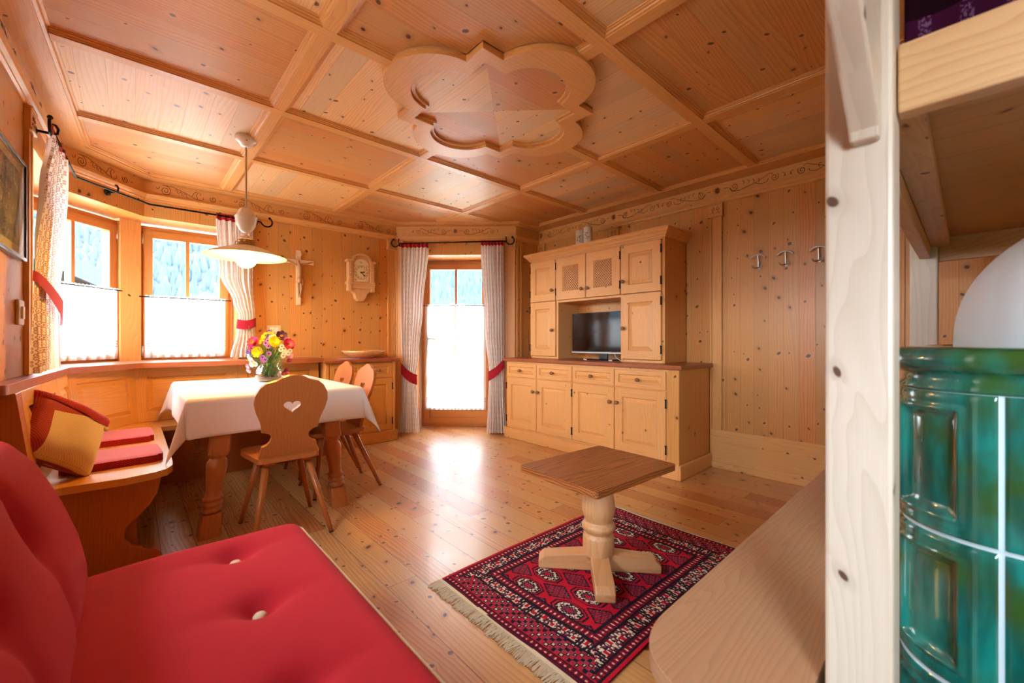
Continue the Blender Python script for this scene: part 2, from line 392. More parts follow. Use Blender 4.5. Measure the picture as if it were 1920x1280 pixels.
def mk_curtain(base='#f8f3ec', ink='#9a4840', per=.135):
    s = NT('cream_curtain_red_flowers'); u, v = s.uv()
    fu = s.M('FRACT', s.M('DIVIDE', u, per)); cen = s.M('ABSOLUTE', s.M('SUBTRACT', fu, .5))
    # wide band of rosettes and tendrils
    x = s.M('MULTIPLY', s.M('SUBTRACT', fu, .5), per); y = s.M('SUBTRACT', s.M('FRACT', s.M('DIVIDE', v, .062)), .5); y = s.M('MULTIPLY', y, .062)
    r = s.M('SQRT', s.M('ADD', s.M('MULTIPLY', x, x), s.M('MULTIPLY', y, y)))
    ang = s.M('ARCTAN2', y, x)
    pet = s.M('MULTIPLY_ADD', s.M('COSINE', s.M('MULTIPLY', ang, 6.0)), .003, .0125)
    ros = s.M('MULTIPLY', s.M('LESS_THAN', s.M('ABSOLUTE', s.M('SUBTRACT', r, pet)), .0030), 1.0)
    dot = s.M('LESS_THAN', r, .0045)
    def ring(ox, oy, r0, w):
        xx = s.M('SUBTRACT', s.M('ABSOLUTE', x), ox); yy = s.M('SUBTRACT', s.M('ABSOLUTE', y), oy)
        q = s.M('SQRT', s.M('ADD', s.M('MULTIPLY', xx, xx), s.M('MULTIPLY', yy, yy)))
        return s.M('MAXIMUM', s.M('LESS_THAN', s.M('ABSOLUTE', s.M('SUBTRACT', q, r0)), w), s.M('LESS_THAN', q, r0*.35))
    p = s.M('MAXIMUM', ros, dot); p = s.M('MAXIMUM', p, ring(.0145, .024, .0070, .0023)); p = s.M('MAXIMUM', p, ring(.0285, .008, .0048, .0020))
    vine = s.M('LESS_THAN', s.M('ABSOLUTE', s.M('SUBTRACT', x, s.M('MULTIPLY', s.M('SINE', s.M('MULTIPLY', v, 101.0)), .012))), .0013)
    p = s.M('MAXIMUM', p, vine)
    # narrow chain at the band edge
    x2 = s.M('MULTIPLY', s.M('SUBTRACT', .5, cen), per); y2 = s.M('MULTIPLY', s.M('SUBTRACT', s.M('FRACT', s.M('DIVIDE', v, .014)), .5), .014)
    q = s.M('SQRT', s.M('ADD', s.M('MULTIPLY', x2, x2), s.M('MULTIPLY', y2, y2)))
    p = s.M('MAXIMUM', p, s.M('LESS_THAN', s.M('ABSOLUTE', s.M('SUBTRACT', q, .0048)), .0022))
    nz = s.noise(s.xyz(s.M('MULTIPLY', u, 260.0), s.M('MULTIPLY', v, 260.0)), 1, 1)
    col = s.mix(s.M('MULTIPLY', p, s.M('MULTIPLY_ADD', nz, .5, .5)), lin(base), lin(ink))
    a = s.n('ShaderNodeBsdfDiffuse'); b = s.n('ShaderNodeBsdfTranslucent'); s.set(a.inputs[0], col); s.set(b.inputs[0], col)
    m = s.n('ShaderNodeMixShader'); m.inputs[0].default_value = .22; s.L.new(a.outputs[0], m.inputs[1]); s.L.new(b.outputs[0], m.inputs[2]); s.L.new(m.outputs[0], s.out.inputs[0])
    return s.m
CURT = mk_curtain()
def mk_glaze():
    s = NT('green_stove_glaze'); u, v = s.uv()
    tc = s.n('ShaderNodeTexCoord').outputs['Object']; mp = s.n('ShaderNodeMapping'); s.L.new(tc, mp.inputs[0]); mp.inputs['Scale'].default_value = (30, 30, 6); n1 = s.noise(mp.outputs[0], 1, 3); n2 = s.noise(tc, 9, 2)
    col = s.mix(s.ss(n1, .3, .75), lin('#065049'), lin('#118078')); col = s.mix(s.ss(n2, .45, .8), col, lin('#2c4f18'))
    s.bsdf(col, .12, bump=n2, bstr=.1, bdist=.002, Coat_Weight=1.0, Coat_Roughness=.05); return s.m
GLAZE = mk_glaze()
GROUT = plain('white_tile_joint', '#b7ccd6', .7)
PLASTER = NT('white_lime_plaster'); PLASTER.bsdf((.64, .76, .85), .8, bump=PLASTER.noise(PLASTER.n('ShaderNodeTexCoord').outputs['Object'], 60, 3), bstr=.3, bdist=.002); PLASTER = PLASTER.m
def mk_col():
    s = NT('knotted_wool'); a = s.n('ShaderNodeVertexColor', layer_name='Col'); u, v = s.uv()
    nz = s.noise(s.xyz(s.M('MULTIPLY', u, 220.0), s.M('MULTIPLY', v, 220.0)), 1, 2)
    col = s.mix(.35, a.outputs[0], s.mix(1.0, a.outputs[0], s.mix(nz, (.3, .3, .3), (1.6, 1.6, 1.6)), 'MULTIPLY'))
    s.bsdf(col, .95, bump=nz, bstr=.6, bdist=.002, Specular_IOR_Level=.15); return s.m
WOOL = mk_col()

# ------------------------------------------------------------------ plan of the room (metres, floor z=0, seen from above clockwise)
def lw(y): return -.40 + .035*(y - 3.2)          # the left wall runs very slightly out of square
A = (lw(-1.9), -1.9); B = (lw(4.22), 4.22); C = (.08, 4.69); D = (2.33, 4.60); E = (3.36, 3.62); F = (3.76, 3.62); G = (3.76, -1.9)
RING = [A, B, C, D, E, F, G]
CH = 2.474; CB = 2.45
def nrm(p, q):
    dx, dy = q[0]-p[0], q[1]-p[1]; l = hypot(dx, dy); return (-dy/l, dx/l)
def miter(a, b, c, t):
    n1, n2 = nrm(a, b), nrm(b, c); k = t/(1+n1[0]*n2[0]+n1[1]*n2[1]); return (b[0]+(n1[0]+n2[0])*k, b[1]+(n1[1]+n2[1])*k)
def offv(i, t):
    a, b, c = RING[(i-1) % 7], RING[i], RING[(i+1) % 7]; return miter(a, b, c, t)
def along(p, q, s, t=0):
    dx, dy = q[0]-p[0], q[1]-p[1]; l = hypot(dx, dy); m = nrm(p, q); return (p[0]+dx/l*s+m[0]*t, p[1]+dy/l*s+m[1]*t)
def seglen(p, q): return hypot(q[0]-p[0], q[1]-p[1])
TH = .44
def wall(name, i, opening=None, t=TH):
    """thick boarded wall between plan corners i and i+1; opening=(s0,s1,z0,z1)"""
    p, q = RING[i], RING[(i+1) % 7]; po, qo = offv(i, t), offv((i+1) % 7, t); L = seglen(p, q); mb = MB(); mb.piece()
    def slab(poly, z0, z1):
        if z1 - z0 > 1e-4: mb.prism(poly, lambda u, v, w: (u, v, w), z0, z1, new=False)
    if not opening: slab([p, q, qo, po], 0, 2.6)
    else:
        s0, s1, z0, z1 = opening
        a, b = along(p, q, s0), along(p, q, s1); ao, bo = along(p, q, s0, t), along(p, q, s1, t)
        if s0 <= 0: a, ao = p, po
        if s1 >= L: b, bo = q, qo
        slab([a, b, bo, ao], 0, z0); slab([a, b, bo, ao], z1, 2.6)
        if s0 > 0: slab([p, a, ao, po], 0, 2.6)
        if s1 < L: slab([b, q, qo, bo], 0, 2.6)
    return struct(mb.build(name, W['wall'], weld=False))
LB = seglen(A, B); LBC = seglen(B, C); LCD = seglen(C, D); LDE = seglen(D, E)
SY = lambda y: (y + 1.9)*LB/(B[1]+1.9)           # distance along the left wall for a given y
WZ0, WZ1 = .86, 2.145
wall('wall_bay', 1, (0, LBC, WZ0, WZ1)); wall('wall_back', 2, (0, .66, WZ0, WZ1))
wall('wall_diagonal', 3, (.21, 1.11, 0, 2.115)); wall('wall_jog', 4); wall('wall_right', 5); wall('wall_rear', 6)
# left wall: bay opening by the bench, plus two unseen windows added for daylight
def left_wall():
    p, q = A, B; mb = MB(); mb.piece(); po, qo = offv(0, TH), offv(1, TH)
    def slab(s0, s1, z0, z1):
        a = p if s0 <= 0 else along(p, q, s0); ao = po if s0 <= 0 else along(p, q, s0, TH)
        b = q if s1 >= LB else along(p, q, s1); bo = qo if s1 >= LB else along(p, q, s1, TH)
        mb.prism([a, b, bo, ao], lambda u, v, w: (u, v, w), z0, z1, new=False)
    k = [0, SY(-1.8), SY(-.6), SY(1.05), SY(1.9), SY(3.30), LB]
    slab(k[0], k[1], 0, 2.6); slab(k[1], k[2], 0, .9); slab(k[1], k[2], 2.145, 2.6); slab(k[2], k[3], 0, 2.6); slab(k[3], k[4], 0, 1.12); slab(k[3], k[4], 2.145, 2.6)
    slab(k[4], k[5], 0, 2.6); slab(k[5], k[6], 0, WZ0); slab(k[5], k[6], WZ1, 2.6)
    return struct(mb.build('wall_left', W['wall'], weld=False))
left_wall()
m = MB(); m.piece(); m.face([(-1.2, -2.5, 0), (4.3, -2.5, 0), (4.3, 5.6, 0), (-1.2, 5.6, 0)], Y_)
m.face([(-1.2, -2.5, -.1), (-1.2, 5.6, -.1), (4.3, 5.6, -.1), (4.3, -2.5, -.1)], Y_)
struct(m.build('floor', W['floor'], weld=False))

# ------------------------------------------------------------------ ceiling: checkerboard of boarded fields between moulded beams
GX = [.64, 1.6, 2.62]; GY = [-1.3, -.5, .3, 1.13, 1.91, 2.755, 3.64]
ceil = MB(); bx = [-1.2] + GX + [4.3]; by = [-2.5] + GY + [5.6]
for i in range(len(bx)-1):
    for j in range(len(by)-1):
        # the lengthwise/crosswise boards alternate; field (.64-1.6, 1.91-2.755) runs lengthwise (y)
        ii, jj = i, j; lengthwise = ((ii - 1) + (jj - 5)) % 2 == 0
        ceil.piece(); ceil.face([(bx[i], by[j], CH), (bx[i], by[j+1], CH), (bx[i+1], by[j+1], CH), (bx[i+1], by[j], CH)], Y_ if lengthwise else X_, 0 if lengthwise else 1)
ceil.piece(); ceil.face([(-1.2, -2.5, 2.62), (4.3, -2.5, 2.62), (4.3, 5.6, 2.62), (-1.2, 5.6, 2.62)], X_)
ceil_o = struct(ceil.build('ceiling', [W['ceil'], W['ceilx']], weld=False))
BP = [(.062, .026), (.058, .021), (.050, .020), (.050, .015), (.042, .014), (.039, .008), (.030, .006), (.030, 0), (-.030, 0), (-.030, .006), (-.039, .008), (-.042, .014), (-.050, .015), (-.050, .020), (-.058, .021), (-.062, .026)]
for y in GY:
    x0, x1 = lw(y)+.148, (3.13 if y > 3 else 3.545)
    for a, b in ([(x0, x1)] if abs(y-1.91) > .01 else [(x0, 1.0), (2.20, x1)]):
        MB().sweep(BP, [(a, y, CB), (b, y, CB)]).build('beam', W['beam'], ceil_o)
for x, ye in zip(GX, (4.52, 4.48, 4.10)):
    for a, b in ([(-1.75, ye)] if abs(x-1.6) > .01 else [(-1.75, 1.31), (2.51, ye)]):
        MB().sweep([(o, z+.0006) for o, z in BP], [(x, a, CB), (x, b, CB)]).build('beam', W['beam'], ceil_o)
# rosette: square corners on the diagonals, a round lobe on each side
def rosette(s, R, n=28):
    """outline of a square (half side s) united with a circle R centred on the middle of each side"""
    pts = []; h = sqrt(max(R*R - 0, 0))
    for k in range(4):
        a = k*pi/2; c = Vector(((s-.027)*cos(a), (s-.027)*sin(a))); t = Vector((-sin(a), cos(a))); o = Vector((cos(a), sin(a)))
        pts.append((s*(cos(a)+sin(a)), s*(sin(a)-cos(a))))                       # square corner
        for j in range(n+1):
            lim = pi/2 - math.asin(min(1, -.027/R)) if False else math.acos(max(-1, min(1, .027/R))); f = -lim + 2*lim*j/n; pts.append(tuple(c + o*(R*cos(f)) + t*(R*sin(f))))
    return pts
RC = (1.6, 1.91)
ro = MB(); outer = rosette(.412, .285); inner = rosette(.340, .210)
# board field in four quadrants split by the diagonals, alternate grain
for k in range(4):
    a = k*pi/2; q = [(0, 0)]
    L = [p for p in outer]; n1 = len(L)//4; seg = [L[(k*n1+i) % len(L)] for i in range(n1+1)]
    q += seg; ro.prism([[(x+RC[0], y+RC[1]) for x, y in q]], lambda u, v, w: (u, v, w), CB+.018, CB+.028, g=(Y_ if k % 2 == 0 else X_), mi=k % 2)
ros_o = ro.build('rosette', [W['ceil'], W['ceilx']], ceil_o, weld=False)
fr = MB()
for k in range(4):
    n1 = len(outer)//4; so = [outer[(k*n1+i) % len(outer)] for i in range(n1+1)]; si = [inner[(k*n1+i) % len(inner)] for i in range(n1+1)]
    fr.prism([[(x+RC[0], y+RC[1]) for x, y in so + si[::-1]]], lambda u, v, w: (u, v, w), CB-.012, CB+.025, g=(X_ if k % 2 else Y_))
fr.build('rosette_frame', W['beam'], ros_o, bevel=.005, weld=True, seg=3)
# fillet strip inside the frame
fi = MB(); i2 = rosette(.326, .196)
for k in range(4):
    n1 = len(inner)//4; so = [inner[(k*n1+i) % len(inner)] for i in range(n1+1)]; si = [i2[(k*n1+i) % len(i2)] for i in range(n1+1)]
    fi.prism([[(x+RC[0], y+RC[1]) for x, y in so + si[::-1]]], lambda u, v, w: (u, v, w), CB+.003, CB+.024, g=Y_)
fi.build('fillet', W['beam'], ros_o, bevel=.003)

# ------------------------------------------------------------------ cornice: border board, carved frieze, moulding
def spiral(c, r, turns, a0, dirn=1, n=26):
    return [(c[0]+r*(1-.86*i/n)*cos(a0+dirn*2*pi*turns*i/n), c[1]+r*(1-.86*i/n)*sin(a0+dirn*2*pi*turns*i/n)) for i in range(n+1)]
def motif():
    """one carved length: flower, scrolls, leaves; .72 m, centred on z=0"""
    S = []
    for k in range(8):
        a = k*pi/4; S.append([(.004*cos(a), .004*sin(a)), (.017*cos(a-.18), .017*sin(a-.18)), (.026*cos(a), .026*sin(a)), (.017*cos(a+.18), .017*sin(a+.18)), (.004*cos(a), .004*sin(a))])
    for m_ in (1, -1):
        T = lambda L: [(m_*x*1.46, z) for x, z in L]; U = lambda L: [(m_*x, z) for x, z in L]
        S += [T([(.04, .0), (.05, .006), (.058, .0)]), U(spiral((.138, -.002), .031, 1.6, pi)), T([(.068, -.004), (.085, -.034), (.13, -.036), (.2, -.012), (.255, .018)])]
        for j in range(4): S.append(T([(.135+.026*j, .022-.004*j), (.142+.026*j, .026-.004*j), (.148+.026*j, .016-.005*j), (.142+.026*j, .004-.006*j)]))
        S += [T([(.20, -.012), (.235, -.03), (.262, -.022), (.268, -.004)]), U(spiral((.435, -.004), .028, 1.5, pi*.2, -1)), T([(.255, .018), (.275, .03), (.29, .022)])]
        for j in range(2): S.append(T([(.335+.012*j, .012-.014*j), (.347, .004-.014*j), (.342+.008*j, -.014)]))
    return S
def motif_bay():
    S = [spiral((-.20, -.004), .038, 1.9, pi*.55, -1), [(-.262, .012), (-.255, .0), (-.245, .004), (-.240, .02)], [(-.22, .033), (-.16, .036), (-.07, .006), (.0, -.026), (.05, -.034)]]
    for j in range(3): S += [[(-.135+.03*j, .012-.010*j), (-.128+.03*j, .020-.010*j), (-.118+.03*j, .012-.011*j), (-.122+.03*j, -.004-.01*j), (-.105+.03*j, -.010-.010*j)]]
    S += [[(-.02, -.012), (.0, .022), (.018, .03)], [(.02, -.026), (.012, .006), (.028, .028), (.046, .018), (.038, .004)], [(.05, -.03), (.065, -.02), (.06, -.004)], spiral((.135, -.006), .026, 1.4, pi*.9), [(.18, -.004), (.19, -.012), (.198, -.004)]]
    return S
def cornice(num, i, w=.15, s0=0, s1=None, carve=True, cen=.36, per=1.05, mo=None):
    p, q = RING[i], RING[(i+1) % 7]; L = seglen(p, q); s1 = s1 or L; mb = MB()
    def pr(prof, name=None):
        # interior side is to the right of travel p->q : offsets negative
        a, b = RING[i], RING[(i+1) % 7]
        m1, m2 = [], []
        for o, z in prof: m1.append((*offv(i, -o), z)); m2.append((*offv((i+1) % 7, -o), z))
        mb.piece(); d = Vector((q[0]-p[0], q[1]-p[1], 0)).normalized(); n = len(prof)
        for k in range(n): mb.face([m1[k], m1[(k+1) % n], m2[(k+1) % n], m2[k]], d)
        mb.face(m1[::-1], d); mb.face(m2, d)
    pr([(0, 2.335), (.012, 2.335), (.014, CB), (0, CB)])                                # frieze board
    pr([(0, 2.285), (.008, 2.285), (.018, 2.292), (.020, 2.300), (.034, 2.312), (.044, 2.328), (.044, 2.338), (.012, 2.342), (0, 2.342)])   # moulding
    pr([(0, CB), (w, CB), (w, CB+.006), (w+.012, CB+.010), (w+.018, CB+.018), (w+.028, CB+.02), (w+.028, CH+.001), (0, CH+.001)])
    o = struct(mb.build('trim_%d' % num, W['beam']))
    if carve:
        c = MB(); m_ = (mo or motif)(); nx, ny = nrm(p, q); s = s0 + cen
        while s < s1:
            for L_ in m_:
                pts = []
                for x, z in L_:
                    ss = s + x
                    if ss < .03 or ss > L-.03: pts = []; break
                    pp = along(p, q, ss, -.0150); pts.append((*pp, 2.394+z*1.15))
                if len(pts) > 1: c.tube(pts, .0022, n=4)
            s += per
        if c.v: c.build('carving', W['carve'], o, weld=False)
    return o
cornice(1, 0, .13, s0=SY(2.0), per=.56, mo=motif_bay); cornice(2, 1, .13, cen=.33, per=.9, mo=motif_bay); cornice(3, 2, .13, cen=.34, per=.56, mo=motif_bay); cornice(4, 3, .10, cen=.71); cornice(5, 4, .1, carve=False); cornice(6, 5, .19, cen=.053, s1=4.2); cornice(7, 6, .13, carve=False)
# ------------------------------------------------------------------ pilasters, skirting
TN = [7]
def pilaster(i, s, w=.10, z0=.33, z1=2.285, cap=True, t=.016):
    TN[0] += 1; p, q = RING[i], RING[(i+1) % 7]; mb = MB(); d = Vector((q[0]-p[0], q[1]-p[1], 0)).normalized(); nn = Vector((*nrm(p, q), 0))
    def bar(s0, s1, a, b, tt, g=Z_):
        c = along(p, q, (s0+s1)/2, -tt/2); mb.obox((*c, (a+b)/2), d*((s1-s0)/2), nn*(tt/2), Z_*((b-a)/2), g)
    bar(s-w/2, s-w/2+.018, z0, z1, t*1.25); bar(s+w/2-.018, s+w/2, z0, z1, t*1.25); bar(s-w/2+.018, s+w/2-.018, z0, z1, t*.8)
    if cap:
        bar(s-w/2-.008, s+w/2+.008, z1-.105, z1-.012, t*1.7); bar(s-w/2-.014, s+w/2+.014, z1-.118, z1-.105, t*2.1); bar(s-w/2-.014, s+w/2+.014, z1-.012, z1, t*2.1)
    o = struct(mb.build('trim_%d' % TN[0], W['beam'], bevel=.0025))
    if cap:
        c = MB()
        for k in (-1, 1):
            cc = s + k*w*.22
            for L_ in (spiral((cc, z1-.05), .017, 1.2, pi/2, k), [(cc-.012*k, z1-.085), (cc, z1-.072), (cc+.016*k, z1-.088)]):
                c.tube([(*along(p, q, x, -t*1.7-.0005), z) for x, z in L_], .002, n=4)
        c.build('carving', W['carve'], o, weld=False)
    return o
SR = lambda y: 3.62 - y                      # distance along the right wall for a y
pilaster(5, SR(2.51)); pilaster(5, SR(1.48)); pilaster(5, SR(.25)); pilaster(5, .06, .1)
pilaster(3, LDE-.06, .11, z0=.0); pilaster(3, .045, .09, z0=0, cap=False); pilaster(2, LCD-.06, .1, z0=.3); pilaster(4, .05, .08, cap=False)
pilaster(0, SY(3.25), .095, z0=.925, z1=2.285); pilaster(2, .70, .07, z0=.93, z1=2.15, cap=False, t=.012)
def skirting(side, i, s0, s1, h=.30):
    p, q = RING[i], RING[(i+1) % 7]; d = Vector((q[0]-p[0], q[1]-p[1], 0)).normalized(); nn = Vector((*nrm(p, q), 0)); mb = MB()
    for a, b, t in ((.05, .332, .016), (.0, .052, .03), (.02, .05, .038)):
        if a == .02: continue
        c = along(p, q, (s0+s1)/2, -t/2); mb.obox((*c, (a+b)/2), d*((s1-s0)/2), nn*(t/2), Z_*((b-a)/2), d)
    return struct(mb.build('baseboard_'+side, W['side2'], bevel=.003))
W['side2'] = wood('pine_wide_skirting', '#dfae70', '#c28645', ks=(.2, .17), kprob=.4, kr=(.006, .012), rough=.3, var=.12)
skirting('right', 5, SR(1.53), SR(-1.85)); skirting('rear', 6, .05, 4.2); skirting('left', 0, .05, SY(-.9))

# ------------------------------------------------------------------ windows: fixed frame, sash, centre bar, glass, hinges
FR = W['frame']
def window(num, i, s0, s1, z0, z1, t, bars=1, fw=.05, sw=.065, solid=0, name='window', hinge=None, cross=()):
    p, q = RING[i], RING[(i+1) % 7]; d = Vector((q[0]-p[0], q[1]-p[1], 0)).normalized(); nn = Vector((*nrm(p, q), 0))
    def bar(mb, a, b, c_, e, t0, t1, g):
        c = along(p, q, (a+b)/2, t+(t0+t1)/2); mb.obox((*c, (c_+e)/2), d*((b-a)/2), nn*(abs(t1-t0)/2), Z_*((e-c_)/2), g)
    root = MB()
    bar(root, s0, s0+fw, z0, z1, 0, .07, Z_); bar(root, s1-fw, s1, z0, z1, 0, .07, Z_); bar(root, s0+fw, s1-fw, z1-fw, z1, 0, .07, d); bar(root, s0+fw, s1-fw, z0, z0+fw, 0, .07, d)
    o = struct(root.build('%s_%d' % (name, num), FR, bevel=.004))
    a, b, c, e = s0+fw*.8, s1-fw*.8, z0+fw*.8, z1-fw*.8; mb = MB(); T = (-.018, .05)
    bar(mb, a, a+sw, c, e, *T, Z_); bar(mb, b-sw, b, c, e, *T, Z_); bar(mb, a+sw, b-sw, e-sw, e, *T, d); bar(mb, a+sw, b-sw, c, c+sw, *T, d)
    ga, gb, gc, ge = a+sw, b-sw, c+sw, e-sw
    if solid:
        gc = c+solid
        bar(mb, a+sw, b-sw, c+sw, gc-.035, .0, .03, d); bar(mb, a+sw, b-sw, gc-.05, gc, *T, d)
    for k in range(bars):
        x = ga+(gb-ga)*(k+1)/(bars+1); bar(mb, x-.013, x+.013, gc, ge, -.008, .045, Z_)
    for z in cross: bar(mb, ga, gb, z-.012, z+.012, -.004, .045, d)
    sa = mb.build('sash', FR, o, bevel=.004)
    g = MB(); bar(g, ga-.005, gb+.005, gc-.005, ge+.005, .015, .021, Z_); g.build('pane', GLASS, sa)
    if hinge is not None:
        for z in (z0+.1, z1-.12):
            h = MB(); x = s0+.035 if hinge < 0 else s1-.035; cc = along(p, q, x, t-.014); h.lathe([(.009, -.045), (.009, .045)], (*cc, z), 10); h.build('hinge', STEEL, o)
    return o
# offsets t: window planes lie inside the thick wall
WT = .28
Cw, Bw = offv(2, WT), offv(1, WT)
def proj_s(i, pt):
    p, q = RING[i], RING[(i+1) % 7]; L = seglen(p, q); return ((pt[0]-p[0])*(q[0]-p[0])+(pt[1]-p[1])*(q[1]-p[1]))/L
s1b, s1c, s2c = proj_s(1, Bw), proj_s(1, Cw), proj_s(2, Cw)
window(1, 1, s1b+.06, s1c-.055, .905, 2.125, WT, hinge=1)
window(2, 2, s2c+.075, .655, .905, 2.125, WT, hinge=-1)
window(3, 0, SY(3.30), proj_s(0, Bw)-.06, .905, 2.125, WT)
window(4, 0, SY(1.05), SY(1.9), 1.13, 2.12, WT, bars=1)  # added window out of view, brings daylight to the right of the room
window(5, 0, SY(-1.8), SY(-.6), .92, 2.12, WT, bars=1)  # second added window, unseen, for daylight on post and stove
dr = window(1, 3, .215, 1.105, .005, 2.11, TH-.075, fw=.045, sw=.075, solid=.24, name='door', cross=(.66, 1.02))
# lever handle of the garden door
h = MB(); cc = along(D, E, .315, TH-.10); d_ = Vector((E[0]-D[0], E[1]-D[1], 0)).normalized(); nn_ = Vector((*nrm(D, E), 0))
h.obox((*cc, 1.10), d_*.014, nn_*.006, Z_*.07, Z_); c2 = along(D, E, .315, TH-.14); h.tube([(*cc, 1.12), (*c2, 1.12), (*along(D, E, .33, TH-.142), 1.12), (*along(D, E, .42, TH-.142), 1.118)], .009); h.build('door_handle', STEEL, dr, bevel=.003)
# corner posts between the bay windows
def bay_post(num, i):
    c = offv(i, .20); c2 = offv(i, .36); n = Vector((c2[0]-c[0], c2[1]-c[1], 0)).normalized(); t = Vector((-n.y, n.x, 0)); mb = MB()
    mid = ((c[0]+c2[0])/2, (c[1]+c2[1])/2, (.86+2.16)/2); mb.obox(mid, t*.075, n*.09, Z_*.66, Z_)
    TN[0] += 1; return struct(mb.build('trim_%d' % TN[0], W['beam'], bevel=.006))
bay_post(1, 1); bay_post(2, 2)

# ------------------------------------------------------------------ what the windows look out on
def hill():
    mb = MB()
    def fn(u, v):
        a = radians(-40 + 190*u); d = 180 + 460*v; z = -18 + 264*v**.9*(1+.25*sin(u*9+1)+.12*sin(u*23))
        return (d*cos(a), d*sin(a)+4, z)
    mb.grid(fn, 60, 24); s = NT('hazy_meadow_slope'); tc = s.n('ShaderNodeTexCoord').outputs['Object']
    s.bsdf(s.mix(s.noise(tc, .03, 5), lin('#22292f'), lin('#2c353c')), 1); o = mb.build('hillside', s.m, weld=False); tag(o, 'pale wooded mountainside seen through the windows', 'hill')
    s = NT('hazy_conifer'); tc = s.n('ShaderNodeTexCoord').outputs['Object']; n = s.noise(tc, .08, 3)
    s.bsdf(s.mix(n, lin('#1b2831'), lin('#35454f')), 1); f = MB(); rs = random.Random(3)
    for _ in range(9000):
        u, v = (rs.uniform(.44, .83), rs.uniform(.05, .48)) if rs.random() < .85 else (rs.random(), rs.random()); p = fn(u, v); h = rs.uniform(5, 10); r = h*rs.uniform(.17, .27)
        if .32 < u < .40 and rs.random() < .75: continue
        f.lathe([(r, -.45*h), (r, h*.0), (r*.6, h*.4), (0.0, h*.85)], p, 6, cap=False)
    o = f.build('forest', s.m, weld=False); o['kind'] = 'stuff'; tag(o, 'hazy conifer forest covering the mountainside outside the bay windows', 'forest')
hill()
m = MB(); m.face([(-14, 5.4, -.12), (16, 5.4, -.12), (16, 15, -.12), (-14, 15, -.12)], X_); m.face([(-14, -14, -.12), (-1.3, -14, -.12), (-1.3, 5.4, -.12), (-14, 5.4, -.12)], X_); tag(m.build('reflector', plain('pale_reflector_stone', '#a29c92', .8), weld=False), 'added pale stone terrace outside the garden door and bay windows', 'reflector')  # ground added so its pale colour throws daylight up to the ceiling
m = MB(); m.face([(-300, -300, -3), (300, -300, -3), (300, 300, -3), (-300, 300, -3)], X_); s_ = NT('meadow'); s_.bsdf(lin('#3c5236'), 1); g_ = m.build('meadow', s_.m, weld=False); tag(g_, 'green meadow outside below the windows', 'meadow')
def neighbour():
    r = thing('neighbour_house', 'house outside with grey eaves crossing the left window', 'house', (0, 0, 0)); mb = MB()
    # roof edge falls to the right across window 1
    a, b = Vector((-1.5, 10.3, 2.80)), Vector((.12, 12.07, 2.09)); d = (b-a).normalized(); n = Vector((-d.y, d.x, 0)).normalized(); up = d.cross(n)*-1
    if up.z < 0: up = -up
    mb.obox((a+b)/2+n*1.2, d*((b-a).length/2), n*1.4, up*.06, d); mb.build('roof', plain('grey_roof', '#20252c', .6), r)
    e = MB(); e.obox((a+b)/2-n*.2-up*.12, d*((b-a).length/2), n*.03, up*.16, d); e.build('fascia', plain('slate_grey_fascia', '#1e252e', .5), r)
    w = MB(); c = (a+b)/2+n*1.2; w.prism([(a.x, a.y, 0)[:2], (b.x, b.y)[:2], (b.x+n.x*2, b.y+n.y*2), (a.x+n.x*2, a.y+n.y*2)], lambda u, v, z: (u, v, z), -3, 1.95); w.build('wall', plain('pale_render', '#40332d', .9), r)
neighbour()

# ------------------------------------------------------------------ sill round the bay, curtains
def front(y): return lw(y) + .065
SILL_F = [(front(2.52)+.0, 2.52), (-.292, 3.92), (.06, 4.33), (1.40, 4.285)]
sl = MB(); out = [along(C, D, 1.325, .0), (D[0], D[1])]
sill_poly = SILL_F + [along(C, D, 1.33, -.005), along(C, D, .66, -.005), along(C, D, .655, WT+.01), offv(2, WT+.01), offv(1, WT+.01), along(A, B, SY(3.31), WT+.01), along(A, B, SY(3.31), -.005), along(A, B, SY(2.52), -.005)]
def roundc(poly, i, r, n=6):
    a, b, c = [Vector(poly[(i+k) % len(poly)]) for k in (-1, 0, 1)]; u, v = (a-b).normalized(), (c-b).normalized(); p, q = b+u*r, b+v*r
    return [tuple(p*(1-t)**2 + b*2*t*(1-t) + q*t*t) for t in [k/n for k in range(n+1)]]
sill_poly = roundc(sill_poly, 0, .035) + sill_poly[1:]
sl.prism([sill_poly], lambda u, v, w: (u, v, w), .885, .925, g=Vector((.6, .8, 0)))
tag(sl.build('window_sill', W['top'], bevel=.006), 'reddish brown sill board running above the corner bench under the bay windows', 'sill')

